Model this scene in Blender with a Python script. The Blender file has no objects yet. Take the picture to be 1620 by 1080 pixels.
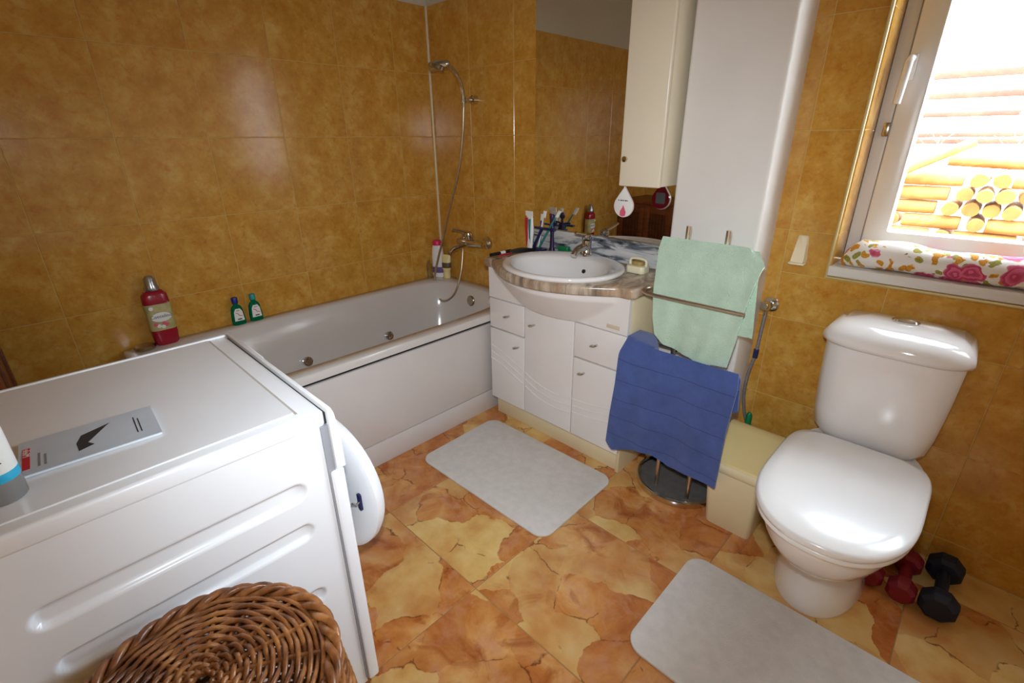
import bpy, bmesh, math, random
from mathutils import Vector, Matrix
random.seed(7)
PI = math.pi
sc = bpy.context.scene
COL = sc.collection

# ------------------------------------------------------------------ camera
CAM = Vector((2.46026, -1.87753, 1.34781))
yaw, pitch, roll = math.radians(-44.4685), math.radians(22.6013), math.radians(-0.5640)
fw = Vector((math.sin(yaw)*math.cos(pitch), math.cos(yaw)*math.cos(pitch), -math.sin(pitch)))
rt = Vector((math.cos(yaw), -math.sin(yaw), 0)); up = rt.cross(fw)
r2 = rt*math.cos(roll) + up*math.sin(roll); u2 = up*math.cos(roll) - rt*math.sin(roll)
cd = bpy.data.cameras.new('camera'); cam = bpy.data.objects.new('camera', cd); COL.objects.link(cam)
m = Matrix.Identity(4)
for i in range(3):
    m[i][0] = r2[i]; m[i][1] = u2[i]; m[i][2] = -fw[i]; m[i][3] = CAM[i]
cam.matrix_world = m
cd.sensor_width = 36.0; cd.lens = 769.13/1620*36; cd.clip_start = 0.02; cd.clip_end = 200
sc.camera = cam

# ------------------------------------------------------------------ light and exposure
w = bpy.data.worlds.new('world'); sc.world = w; w.use_nodes = True
bg = w.node_tree.nodes['Background']
bg.inputs[0].default_value = (0.82, 0.95, 1.08, 1); bg.inputs[1].default_value = 11.0
sd = bpy.data.lights.new('sun', 'SUN'); sd.energy = 0.6; sd.angle = 0.02; sd.color = (1, 0.88, 0.7)
so = bpy.data.objects.new('sun', sd); COL.objects.link(so); so.rotation_euler = (math.radians(38), 0, math.radians(25))
# daylight portal in the window opening (guides sky sampling, gives off nothing itself)
pd = bpy.data.lights.new('window_portal', 'AREA'); pd.shape = 'RECTANGLE'; pd.size = 1.28; pd.size_y = 1.15
pd.cycles.is_portal = True
po = bpy.data.objects.new('window_portal', pd); COL.objects.link(po); po.location = (2.75, 0.26, 1.5); po.rotation_euler = (math.radians(-90), 0, 0)
# the photographer's flash, just above the lens
fd = bpy.data.lights.new('camera_flash', 'SPOT'); fd.energy = 43; fd.spot_size = math.radians(101); fd.spot_blend = 1.0
fd.shadow_soft_size = 0.03; fd.color = (0.90, 1.0, 1.09)
fo = bpy.data.objects.new('camera_flash', fd); COL.objects.link(fo)
fo.matrix_world = Matrix.Translation(u2*0.11) @ m
vs = sc.view_settings
vs.view_transform = 'Standard'; vs.look = 'None'; vs.gamma = 1.0; vs.use_curve_mapping = False; vs.exposure = 0.92

# ------------------------------------------------------------------ materials
def lin(c): return tuple((x/255/12.92 if x/255 <= 0.04045 else ((x/255+0.055)/1.055)**2.4) for x in c) + (1.0,)
class NT:
    def __init__(s, name):
        s.m = bpy.data.materials.new(name); s.m.use_nodes = True; s.t = s.m.node_tree; s.n = s.t.nodes
        s.b = s.n['Principled BSDF']
    def node(s, typ, **kw):
        n = s.n.new(typ)
        for k, v in kw.items():
            if k.startswith('i_'): n.inputs[k[2:].replace('_', ' ')].default_value = v
            else: setattr(n, k, v)
        return n
    def link(s, a, b): s.t.links.new(a, b)
    def ramp(s, fac, stops, interp='LINEAR'):
        r = s.n.new('ShaderNodeValToRGB'); r.color_ramp.interpolation = interp
        e = r.color_ramp.elements
        while len(e) < len(stops): e.new(0.5)
        for el, (p, c) in zip(e, stops): el.position = p; el.color = c if len(c) == 4 else lin(c)
        s.link(fac, r.inputs[0]); return r.outputs[0]
    def mix(s, fac, a, b, mode='MIX'):
        n = s.n.new('ShaderNodeMix'); n.data_type = 'RGBA'; n.blend_type = mode
        for sock, v in ((n.inputs[0], fac), (n.inputs[6], a), (n.inputs[7], b)):
            if hasattr(v, 'is_linked'): s.link(v, sock)
            else: sock.default_value = v
        return n.outputs[2]
    def math(s, op, a, b=None):
        n = s.n.new('ShaderNodeMath'); n.operation = op
        for sock, v in zip(n.inputs, (a, b)):
            if v is None: continue
            if hasattr(v, 'is_linked'): s.link(v, sock)
            else: sock.default_value = v
        return n.outputs[0]
    def coords(s, spread=0.0, scale=(1, 1, 1)):
        tc = s.n.new('ShaderNodeTexCoord'); o = tc.outputs['Object']
        if spread:
            oi = s.n.new('ShaderNodeObjectInfo'); a = s.n.new('ShaderNodeVectorMath'); a.operation = 'SCALE'
            s.link(oi.outputs['Location'], a.inputs[0]); a.inputs['Scale'].default_value = spread
            b = s.n.new('ShaderNodeVectorMath'); b.operation = 'ADD'; s.link(o, b.inputs[0]); s.link(a.outputs[0], b.inputs[1]); o = b.outputs[0]
        if scale != (1, 1, 1):
            mp = s.n.new('ShaderNodeMapping'); mp.inputs['Scale'].default_value = scale; s.link(o, mp.inputs[0]); o = mp.outputs[0]
        return o
    def noise(s, vec, scale, detail=4, rough=0.55, dist=0.0):
        n = s.n.new('ShaderNodeTexNoise'); s.link(vec, n.inputs['Vector'])
        n.inputs['Scale'].default_value = scale; n.inputs['Detail'].default_value = detail; n.inputs['Roughness'].default_value = rough
        n.inputs['Distortion'].default_value = dist
        return n.outputs['Fac']
    def bump(s, h, strength, dist=0.002):
        n = s.n.new('ShaderNodeBump'); n.inputs['Strength'].default_value = strength; n.inputs['Distance'].default_value = dist
        s.link(h, n.inputs['Height']); s.link(n.outputs[0], s.b.inputs['Normal'])

def mat(name, col, rough=0.5, metal=0.0, var=0.0, vscale=6, bump=0.0, bscale=60, coat=0.0, bdist=0.002):
    k = NT(name); b = k.b; c = lin(col)
    b.inputs['Base Color'].default_value = c; b.inputs['Roughness'].default_value = rough; b.inputs['Metallic'].default_value = metal
    b.inputs['Coat Weight'].default_value = coat; b.inputs['Coat Roughness'].default_value = 0.06
    v = k.coords(1.7)
    if True:
        n = k.noise(v, vscale, 4)
        va = max(var, 0.02)
        lo = tuple(x*(1-va) for x in c[:3])+(1,); hi = tuple(min(1, x*(1+va)) for x in c[:3])+(1,)
        k.link(k.ramp(n, ((0.3, lo), (0.7, hi))), b.inputs['Base Color'])
    if bump: k.bump(k.noise(v, bscale, 3), bump, bdist)
    return k.m

def m_walltile():
    k = NT('glazed ochre wall tile'); v = k.coords(3.7)
    base = k.ramp(k.noise(v, 10, 7, 0.68), ((0.30, (186, 128, 46)), (0.50, (203, 150, 62)), (0.70, (219, 175, 92))))
    spots = k.ramp(k.noise(v, 30, 7, 0.72, 0.4), ((0.50, (0, 0, 0, 1)), (0.70, (1, 1, 1, 1))))
    c = k.mix(k.math('MULTIPLY', spots, 0.6), base, lin((180, 98, 28)))
    pale = k.ramp(k.noise(v, 34, 6, 0.7, 0.3), ((0.55, (0, 0, 0, 1)), (0.8, (1, 1, 1, 1))))
    c = k.mix(k.math('MULTIPLY', pale, 0.5), c, lin((226, 190, 118)))
    k.link(c, k.b.inputs['Base Color']); k.b.inputs['Roughness'].default_value = 0.17
    k.bump(k.noise(v, 70, 2), 0.10, 0.0012)
    return k.m

def m_floortile():
    k = NT('marbled amber floor tile'); v0 = k.coords(2.3)
    cloud = k.ramp(k.noise(v0, 5.5, 6, 0.62, 0.5), ((0.30, (172, 92, 40)), (0.44, (200, 126, 62)), (0.56, (216, 152, 86)), (0.72, (230, 186, 120))))
    pink = k.ramp(k.noise(v0, 13, 6, 0.65, 0.5), ((0.48, (0, 0, 0, 1)), (0.72, (1, 1, 1, 1))))
    c = k.mix(k.math('MULTIPLY', pink, 0.6), cloud, lin((212, 156, 126)))
    dk = k.ramp(k.noise(v0, 7.5, 5, 0.6, 0.9), ((0.54, (0, 0, 0, 1)), (0.68, (1, 1, 1, 1))))
    c = k.mix(k.math('MULTIPLY', dk, 0.8), c, lin((158, 74, 24)))
    nz = k.node('ShaderNodeTexNoise'); nz.inputs['Scale'].default_value = 7.0; nz.inputs['Detail'].default_value = 6; k.link(v0, nz.inputs['Vector'])
    sub = k.node('ShaderNodeVectorMath', operation='SUBTRACT'); k.link(nz.outputs['Color'], sub.inputs[0]); sub.inputs[1].default_value = (0.5, 0.5, 0.5)
    scl = k.node('ShaderNodeVectorMath', operation='SCALE'); k.link(sub.outputs[0], scl.inputs[0]); scl.inputs['Scale'].default_value = 0.15
    add = k.node('ShaderNodeVectorMath', operation='ADD'); k.link(v0, add.inputs[0]); k.link(scl.outputs[0], add.inputs[1]); v = add.outputs[0]
    vo = k.node('ShaderNodeTexVoronoi', voronoi_dimensions='2D', feature='F1'); vo.inputs['Scale'].default_value = 5.6; k.link(v, vo.inputs['Vector'])
    sep = k.node('ShaderNodeSeparateColor'); k.link(vo.outputs['Color'], sep.inputs[0])
    pale = k.ramp(k.noise(v0, 7, 6, 0.62), ((0.3, (218, 168, 92)), (0.5, (234, 196, 120)), (0.7, (242, 216, 152))))
    patch = k.ramp(sep.outputs[0], ((0.58, (0, 0, 0, 1)), (0.62, (1, 1, 1, 1))))
    soft = k.ramp(k.noise(v0, 3.5, 3, 0.5), ((0.38, (0.25, 0.25, 0.25, 1)), (0.58, (1, 1, 1, 1))))
    c = k.mix(k.math('MULTIPLY', k.math('MULTIPLY', patch, soft), 0.88), c, pale)
    tint = k.ramp(sep.outputs[1], ((0.2, (0, 0, 0, 1)), (0.9, (1, 1, 1, 1))))
    c = k.mix(k.math('MULTIPLY', tint, 0.28), c, lin((176, 98, 52)))
    ve = k.node('ShaderNodeTexVoronoi', voronoi_dimensions='2D', feature='DISTANCE_TO_EDGE'); ve.inputs['Scale'].default_value = 5.6; k.link(v, ve.inputs['Vector'])
    msk = k.ramp(k.noise(v0, 10, 4, 0.6), ((0.50, (0, 0, 0, 1)), (0.57, (1, 1, 1, 1))))
    edge = k.ramp(ve.outputs['Distance'], ((0.0, (1, 1, 1, 1)), (0.022, (0, 0, 0, 1))))
    c = k.mix(k.math('MULTIPLY', k.math('MULTIPLY', edge, msk), 0.85), c, lin((98, 44, 26)))
    k.link(c, k.b.inputs['Base Color']); k.b.inputs['Roughness'].default_value = 0.22
    k.bump(k.noise(v0, 40, 2), 0.06, 0.001)
    return k.m

def m_marble():
    k = NT('white marble with dark grey veins'); v = k.coords(0, (1.0, 1.0, 1.0))
    rot = k.node('ShaderNodeMapping'); rot.inputs['Rotation'].default_value = (0, math.radians(40), 0); rot.inputs['Scale'].default_value = (1.6, 1.6, 10); k.link(v, rot.inputs[0])
    n = k.noise(rot.outputs[0], 3.0, 7, 0.62, 0.8)
    k.link(k.ramp(n, ((0.34, (38, 44, 52)), (0.44, (116, 120, 128)), (0.51, (200, 200, 200)), (0.75, (224, 220, 216)))), k.b.inputs['Base Color'])
    k.b.inputs['Roughness'].default_value = 0.15
    return k.m
def m_counter():
    k = NT('beige grey marbled counter'); v = k.coords(0, (1.0, 0.35, 0.2))
    n = k.noise(v, 26, 6, 0.6, 0.9); n2 = k.noise(v, 9, 4)
    c = k.ramp(n, ((0.28, (96, 84, 74)), (0.42, (150, 136, 120)), (0.55, (196, 178, 156)), (0.75, (218, 206, 190))))
    c = k.mix(k.math('MULTIPLY', k.ramp(n2, ((0.45, (0, 0, 0, 1)), (0.65, (1, 1, 1, 1)))), 0.5), c, lin((176, 134, 98)))
    k.link(c, k.b.inputs['Base Color']); k.b.inputs['Roughness'].default_value = 0.2
    return k.m
def m_wood(name, a, b_, scale=(1, 1, 1), rough=0.35):
    k = NT(name); v = k.coords(1.3, scale)
    n = k.noise(v, 5, 6, 0.6, 1.0)
    k.link(k.ramp(n, ((0.3, a), (0.7, b_))), k.b.inputs['Base Color']); k.b.inputs['Roughness'].default_value = rough
    k.bump(n, 0.15)
    return k.m
def m_stripes(name, col, dark, period, rough=0.9):
    k = NT(name); v = k.coords(0)
    sep = k.node('ShaderNodeSeparateXYZ'); k.link(v, sep.inputs[0])
    z = k.math('ADD', sep.outputs['Z'], k.math('MULTIPLY', k.noise(v, 5, 2), 0.03))
    fr = k.math('FRACT', k.math('DIVIDE', z, period))
    ln = k.ramp(fr, ((0.0, (1, 1, 1, 1)), (0.05, (0, 0, 0, 1))))
    base = k.ramp(k.noise(v, 9, 5, 0.7), ((0.3, tuple(int(x*0.9) for x in col)), (0.7, tuple(min(255, int(x*1.1)) for x in col))))
    k.link(k.mix(ln, base, lin(dark)), k.b.inputs['Base Color']); k.b.inputs['Roughness'].default_value = rough
    k.b.inputs['Sheen Weight'].default_value = 0.3
    k.bump(k.noise(v, 260, 3), 0.6, 0.003)
    return k.m
def m_floral():
    k = NT('floral cotton print'); v0 = k.coords(0)
    nz = k.node('ShaderNodeTexNoise'); nz.inputs['Scale'].default_value = 30; k.link(v0, nz.inputs['Vector'])
    sub = k.node('ShaderNodeVectorMath', operation='SUBTRACT'); k.link(nz.outputs['Color'], sub.inputs[0]); sub.inputs[1].default_value = (0.5, 0.5, 0.5)
    scl = k.node('ShaderNodeVectorMath', operation='SCALE'); k.link(sub.outputs[0], scl.inputs[0]); scl.inputs['Scale'].default_value = 0.035
    add = k.node('ShaderNodeVectorMath', operation='ADD'); k.link(v0, add.inputs[0]); k.link(scl.outputs[0], add.inputs[1]); v = add.outputs[0]
    c = lin((240, 234, 226))
    def blobs(c, scale, off, thr, col, inner):
        mp = k.node('ShaderNodeMapping'); mp.inputs['Location'].default_value = off; k.link(v, mp.inputs[0])
        vo = k.node('ShaderNodeTexVoronoi'); vo.inputs['Scale'].default_value = scale; k.link(mp.outputs[0], vo.inputs['Vector'])
        sp = k.node('ShaderNodeSeparateColor'); k.link(vo.outputs['Color'], sp.inputs[0])
        on = k.math('GREATER_THAN', sp.outputs[0], 0.45)
        f = k.math('MULTIPLY', k.ramp(vo.outputs['Distance'], ((thr-0.05, (1, 1, 1, 1)), (thr, (0, 0, 0, 1)))), on)
        ring = k.ramp(k.math('FRACT', k.math('MULTIPLY', vo.outputs['Distance'], 5.5)), ((0.2, inner), (0.7, col)))
        return k.mix(f, c, ring)
    c = blobs(c, 34, (0.3, 0.1, 0.2), 0.45, (168, 158, 60), (140, 130, 50))
    c = blobs(c, 38, (0, 0, 0), 0.55, (222, 160, 50), (196, 120, 30))
    c = blobs(c, 15, (0.06, 0.5, 0.12), 0.52, (222, 104, 140), (186, 60, 96))
    k.link(c, k.b.inputs['Base Color']); k.b.inputs['Roughness'].default_value = 0.85
    return k.m
def m_wicker():
    k = NT('varnished brown willow'); v = k.coords(0)
    n = k.noise(v, 24, 4, 0.6)
    c = k.ramp(n, ((0.28, (74, 40, 20)), (0.5, (136, 82, 42)), (0.72, (186, 128, 74))))
    k.link(c, k.b.inputs['Base Color']); k.b.inputs['Roughness'].default_value = 0.32
    k.bump(k.noise(v, 160, 2), 0.2)
    return k.m
def m_glass(name, tint=(1, 1, 1, 1), gl=0.06):
    k = NT(name); k.n.remove(k.b)
    t = k.node('ShaderNodeBsdfTransparent'); t.inputs[0].default_value = tint
    g = k.node('ShaderNodeBsdfGlossy'); g.inputs['Roughness'].default_value = 0.02
    mx = k.node('ShaderNodeMixShader'); lw = k.node('ShaderNodeLayerWeight'); lw.inputs[0].default_value = 0.25
    k.link(k.math('ADD', k.math('MULTIPLY', lw.outputs['Fresnel'], 0.5), gl*0.3), mx.inputs[0]); k.link(t.outputs[0], mx.inputs[1]); k.link(g.outputs[0], mx.inputs[2])
    k.link(mx.outputs[0], k.n['Material Output'].inputs[0])
    return k.m
def m_liquid(name, col, alpha=0.35):
    k = NT(name); b = k.b; b.inputs['Base Color'].default_value = lin(col); b.inputs['Roughness'].default_value = 0.08
    b.inputs['Transmission Weight'].default_value = 0.55; b.inputs['IOR'].default_value = 1.2
    return k.m

T = {}
T['tile'] = m_walltile(); T['ftile'] = m_floortile(); T['marble'] = m_marble(); T['counter'] = m_counter()
T['grout'] = mat('pale yellow grout', (206, 168, 96), 0.8); T['fgrout'] = mat('tan floor grout', (166, 124, 74), 0.85)
T['plaster'] = mat('white plaster', (206, 196, 178), 0.8, bump=0.05)
T['column'] = mat('white textured panel paint', (232, 226, 220), 0.55, bump=0.15, bscale=180)
T['ceil'] = mat('ceiling paint', (204, 196, 182), 0.9)
T['acrylic'] = mat('white acrylic', (214, 206, 200), 0.16, coat=0.3)
T['panelw'] = mat('white tub panel', (216, 208, 204), 0.25)
T['lacq'] = mat('white lacquer', (236, 230, 226), 0.22)
T['cream'] = mat('cream board', (226, 210, 172), 0.4)
T['pale'] = mat('ivory lacquer', (236, 224, 200), 0.25)
T['beige'] = mat('beige plate', (214, 196, 172), 0.4)
T['ceramic'] = mat('white ceramic', (244, 240, 238), 0.07, coat=0.5)
T['seatp'] = mat('white toilet seat plastic', (246, 243, 241), 0.22, coat=0.15)
T['enamel'] = mat('white enamel sheet', (236, 236, 238), 0.22)
T['enamel2'] = mat('white machine plastic', (240, 240, 242), 0.3)
T['greyline'] = mat('grey seam', (150, 150, 155), 0.5)
T['dark'] = mat('dark gap', (30, 28, 28), 0.6)
T['chrome'] = mat('chrome', (210, 208, 204), 0.09, 1.0)
T['satin'] = mat('satin steel', (178, 168, 152), 0.22, 1.0)
T['bronze'] = mat('brushed steel tube', (214, 200, 182), 0.3, 1.0)
T['silver'] = mat('silver plastic', (170, 170, 170), 0.25, 0.8)
T['alum'] = mat('pale edge profile', (226, 206, 150), 0.3, 0.3)
T['strip'] = mat('cream corner strip', (222, 204, 168), 0.35)
T['mirror'] = mat('mirror silver', (236, 236, 232), 0.0, 1.0)
T['mirror'].node_tree.nodes['Principled BSDF'].inputs['Roughness'].default_value = 0.0
T['rug'] = mat('grey white pile', (226, 220, 214), 0.95, var=0.06, vscale=30, bump=0.6, bscale=420, bdist=0.003)
T['green'] = mat('mint terry', (188, 212, 190), 0.9, var=0.08, vscale=14, bump=0.9, bscale=230, bdist=0.004)
T['blue'] = m_stripes('blue terry', (66, 86, 146), (36, 48, 104), 0.083)
T['binc'] = mat('cream plastic', (232, 218, 180), 0.4); T['biny'] = mat('yellow plastic', (230, 208, 148), 0.35)
T['redv'] = mat('red vinyl', (128, 18, 34), 0.5); T['bluev'] = mat('dark blue vinyl', (14, 26, 48), 0.6)
T['wood'] = m_wood('reddish varnished wood', (92, 42, 18), (140, 72, 34), (1, 1, 6))
T['woodd'] = m_wood('dark varnished wood', (70, 30, 14), (104, 50, 24), (1, 1, 6))
T['floral'] = m_floral(); T['wicker'] = m_wicker()
T['pvc'] = mat('white window plastic', (236, 234, 232), 0.25); T['gasket'] = mat('grey gasket', (150, 150, 160), 0.6)
T['glass'] = m_glass('window glass'); T['clear'] = m_glass('clear plastic', (0.9, 0.93, 0.95, 1), 0.3)
T['sill'] = mat('white sill', (228, 222, 216), 0.3)
T['softener'] = mat('red bottle plastic', (156, 22, 42), 0.25); T['label'] = mat('cream olive label', (186, 176, 120), 0.5, var=0.2, vscale=30)
T['labelw'] = mat('white label', (236, 234, 228), 0.5); T['inkb'] = mat('navy ink', (24, 32, 84), 0.6); T['inkr'] = mat('red ink', (196, 40, 52), 0.6)
T['inkd'] = mat('dark ink', (52, 52, 56), 0.6); T['inkg'] = mat('grey ink', (128, 130, 136), 0.6)
T['greenliq'] = m_liquid('green mouthwash', (0, 140, 96)); T['capb'] = mat('blue cap', (28, 36, 130), 0.35); T['capt'] = mat('teal cap', (40, 150, 150), 0.35)
T['pink'] = mat('pink cap', (222, 34, 96), 0.4); T['white'] = mat('white plastic', (238, 234, 230), 0.35)
T['creamt'] = mat('cream tube plastic', (232, 214, 150), 0.4); T['brownl'] = mat('brown label', (96, 78, 54), 0.5); T['violet'] = mat('violet label', (104, 84, 136), 0.5)
T['navy'] = mat('navy plastic', (24, 34, 84), 0.35); T['purple'] = mat('dark purple plastic', (44, 28, 66), 0.4); T['black'] = mat('black plastic', (18, 18, 20), 0.4)
T['teal'] = mat('teal print', (40, 130, 130), 0.4); T['greenp'] = mat('green plastic', (0, 120, 72), 0.35)
T['soap'] = mat('brown soap', (176, 146, 88), 0.5); T['soapbox'] = mat('ivory plastic', (236, 228, 196), 0.35)
T['coverpaper'] = mat('silver blue booklet paper', (198, 206, 216), 0.35, var=0.12, vscale=5); T['paper'] = mat('white paper', (230, 236, 240), 0.6)
T['cyan'] = mat('cyan print', (40, 170, 210), 0.4)
T['log'] = m_wood('peeled firewood bark', (134, 88, 42), (178, 130, 74), (1, 1, 1), 0.8); T['logend'] = m_wood('cut firewood end', (128, 72, 30), (164, 104, 48), (1, 1, 1), 0.8)
T['rail'] = m_wood('weathered rail', (88, 56, 42), (112, 78, 60), (1, 1, 1), 0.8); T['twig'] = mat('bare twig', (120, 96, 84), 0.8); T['soil'] = mat('dry ground', (130, 112, 88), 0.95, var=0.2)
T['ivoryp'] = mat('ivory translucent plastic', (240, 224, 190), 0.3)
T['hose'] = mat('steel hose', (196, 186, 164), 0.3, 0.9); T['braid'] = mat('braided grey hose', (150, 150, 156), 0.4, 0.6, var=0.4, vscale=300)
T['plate'] = mat('dark grey stone plate', (96, 94, 92), 0.6, var=0.15, vscale=40); T['bead'] = mat('pale beige line', (188, 180, 170), 0.5); T['pinkp'] = mat('pink print', (224, 90, 120), 0.5); T['cable'] = mat('black clip', (20, 20, 22), 0.4)

# ------------------------------------------------------------------ builders
def wl(o):
    v = Vector((0, 0, 0))
    while o is not None: v += o.location; o = o.parent
    return v
def link(name, me, mats, parent=None, at=(0, 0, 0)):
    o = bpy.data.objects.new(name, me); COL.objects.link(o)
    if not me.materials:
        for mt in (mats if isinstance(mats, (list, tuple)) else [mats]): me.materials.append(T[mt])
    o.location = at; o.parent = parent
    return o
def raw(name, verts, faces, mt, parent=None, smooth=False, origin=None, mids=None, sharp=None):
    """mesh from world coordinates; the object's origin sits at its parent's, or at origin / the box centre bottom when top-level"""
    if parent is not None: base = wl(parent)
    elif origin is not None: base = Vector(origin)
    else:
        xs = [v[0] for v in verts]; ys = [v[1] for v in verts]; zs = [v[2] for v in verts]
        base = Vector(((min(xs)+max(xs))/2, (min(ys)+max(ys))/2, min(zs)))
    me = bpy.data.meshes.new(name)
    me.from_pydata([(v[0]-base.x, v[1]-base.y, v[2]-base.z) for v in verts], [], faces)
    me.validate(); me.update()
    bm = bmesh.new(); bm.from_mesh(me); bmesh.ops.recalc_face_normals(bm, faces=bm.faces); bm.to_mesh(me); bm.free()
    if smooth:
        me.polygons.foreach_set('use_smooth', [True]*len(me.polygons))
        if sharp: me.set_sharp_from_angle(angle=math.radians(sharp))
    if mids: me.polygons.foreach_set('material_index', mids)
    return link(name, me, mt, parent, (0, 0, 0) if parent is not None else base)
def bmobj(name, bm, mt, parent=None, smooth=True, sharp=35, origin=None):
    bm.verts.index_update()
    vs_ = [tuple(v.co) for v in bm.verts]; fs = [[v.index for v in f.verts] for f in bm.faces]; mi = [f.material_index for f in bm.faces]
    bm.free()
    return raw(name, vs_, fs, mt, parent, smooth, origin, mi, sharp)
def bxm(bm, x0, x1, y0, y1, z0, z1, bev=0.0, seg=2):
    r = bmesh.ops.create_cube(bm, size=1.0)
    for v in r['verts']: v.co = ((x0+x1)/2 + v.co.x*(x1-x0), (y0+y1)/2 + v.co.y*(y1-y0), (z0+z1)/2 + v.co.z*(z1-z0))
    if bev:
        es = {e for v in r['verts'] for e in v.link_edges}
        bmesh.ops.bevel(bm, geom=list(es), offset=bev, segments=seg, profile=0.5, affect='EDGES')
def box(name, x0, x1, y0, y1, z0, z1, mt, parent=None, bev=0.003, seg=2, origin=None):
    bm = bmesh.new(); bxm(bm, x0, x1, y0, y1, z0, z1, bev, seg)
    return bmobj(name, bm, mt, parent, origin=origin)
def boxes(name, lst, mt, parent=None, bev=0.0):
    bm = bmesh.new()
    for b in lst: bxm(bm, *b, bev)
    return bmobj(name, bm, mt, parent, smooth=bool(bev))
def spline(pts, n=8, cyc=False):
    P = [Vector(p) for p in pts]; out = []; N = len(P)
    rng = range(N if cyc else N-1)
    for i in rng:
        p0 = P[(i-1) % N] if cyc or i > 0 else P[0]*2-P[1]
        p1 = P[i]; p2 = P[(i+1) % N]
        p3 = P[(i+2) % N] if cyc or i+2 < N else P[-1]*2-P[-2]
        for j in range(n):
            t = j/n
            out.append(0.5*((2*p1)+(p2-p0)*t+(2*p0-5*p1+4*p2-p3)*t*t+(3*p1-p0-3*p2+p3)*t*t*t))
    if not cyc: out.append(P[-1])
    return out
def tube_data(pts, r, k=8, cyc=False, cap=True):
    pts = [Vector(p) for p in pts]; N = len(pts); V = []; F = []
    R = r if isinstance(r, (list, tuple)) else [r]*N
    prev = None
    for i, p in enumerate(pts):
        a = pts[(i-1) % N] if (cyc or i > 0) else p; b = pts[(i+1) % N] if (cyc or i < N-1) else p
        t = (b-a).normalized()
        if prev is None: prev = t.orthogonal().normalized()
        prev = (prev - t*prev.dot(t))
        prev = prev.normalized() if prev.length > 1e-6 else t.orthogonal().normalized()
        bn = t.cross(prev)
        for j in range(k):
            a_ = 2*PI*j/k; V.append(p + prev*math.cos(a_)*R[i] + bn*math.sin(a_)*R[i])
    for i in range(N if cyc else N-1):
        for j in range(k):
            i2 = (i+1) % N
            F.append((i*k+j, i*k+(j+1) % k, i2*k+(j+1) % k, i2*k+j))
    if cap and not cyc:
        F.append(tuple(range(k-1, -1, -1))); F.append(tuple((N-1)*k+j for j in range(k)))
    return V, F
def tube(name, pts, r, mt, parent=None, k=10, cyc=False, origin=None):
    V, F = tube_data(pts, r, k, cyc)
    return raw(name, V, F, mt, parent, True, origin, sharp=50)
def tubes(name, lst, mt, parent=None, k=6):
    V = []; F = []
    for pts, r, cyc in lst:
        v, f = tube_data(pts, r, k, cyc); o = len(V); V += v; F += [tuple(i+o for i in q) for q in f]
    me_o = raw_fast(name, V, F, mt, parent)
    return me_o
def raw_fast(name, V, F, mt, parent):
    base = wl(parent); me = bpy.data.meshes.new(name)
    me.from_pydata([(v[0]-base.x, v[1]-base.y, v[2]-base.z) for v in V], [], F); me.update()
    me.polygons.foreach_set('use_smooth', [True]*len(me.polygons))
    return link(name, me, mt, parent)
def loft(name, rings, mt, parent=None, cap0=True, cap1=True, cyc=False, sharp=40, origin=None, mids=None):
    k = len(rings[0]); V = [p for r in rings for p in r]; F = []; N = len(rings)
    for i in range(N if cyc else N-1):
        i2 = (i+1) % N
        for j in range(k): F.append((i*k+j, i*k+(j+1) % k, i2*k+(j+1) % k, i2*k+j))
    if cap0 and not cyc: F.append(tuple(range(k-1, -1, -1)))
    if cap1 and not cyc: F.append(tuple((N-1)*k+j for j in range(k)))
    return raw(name, V, F, mt, parent, True, origin, sharp=sharp)
def circ(c, rx, ry, z, n=36, p=2.0, rot=0.0):
    out = []
    for i in range(n):
        a = 2*PI*i/n; ca, sa = math.cos(a), math.sin(a)
        x = rx*math.copysign(abs(ca)**(2/p), ca); y = ry*math.copysign(abs(sa)**(2/p), sa)
        out.append((c[0]+x*math.cos(rot)-y*math.sin(rot), c[1]+x*math.sin(rot)+y*math.cos(rot), z))
    return out
def lathe(name, c, prof, mt, parent=None, n=28, sx=1, sy=1, p=2.0, rot=0.0, sharp=40, origin=None):
    return loft(name, [circ(c, max(r, 1e-4)*sx, max(r, 1e-4)*sy, z, n, p, rot) for r, z in prof], mt, parent, sharp=sharp, origin=origin)
def disc(name, c, axis, prof, mt, parent=None, n=24, sharp=40, origin=None):
    """lathe along an arbitrary axis: prof = (radius, distance along axis)"""
    ax = Vector(axis).normalized(); a = ax.orthogonal().normalized(); b = ax.cross(a); c = Vector(c)
    rings = [[c+ax*d+(a*math.cos(2*PI*i/n)+b*math.sin(2*PI*i/n))*max(r, 1e-4) for i in range(n)] for r, d in prof]
    return loft(name, rings, mt, parent, sharp=sharp, origin=origin)
def prism(name, poly, mt, parent=None, axis='z', a=0.0, b=0.01, bev=0.0, seg=2, origin=None):
    """extrude a 2D outline along an axis"""
    def P(u, v, w): return (u, v, w) if axis == 'z' else ((u, w, v) if axis == 'y' else (w, u, v))
    bm = bmesh.new()
    lo = [bm.verts.new(P(u, v, a)) for u, v in poly]; hi = [bm.verts.new(P(u, v, b)) for u, v in poly]
    n = len(poly); bm.faces.new(lo[::-1]); bm.faces.new(hi)
    for i in range(n): bm.faces.new((lo[i], lo[(i+1) % n], hi[(i+1) % n], hi[i]))
    bmesh.ops.recalc_face_normals(bm, faces=bm.faces)
    if bev:
        es = [e for e in bm.edges if (e.verts[0] in lo) == (e.verts[1] in lo)]
        bmesh.ops.bevel(bm, geom=es, offset=bev, segments=seg, profile=0.5, affect='EDGES')
    return bmobj(name, bm, mt, parent, origin=origin)
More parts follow.
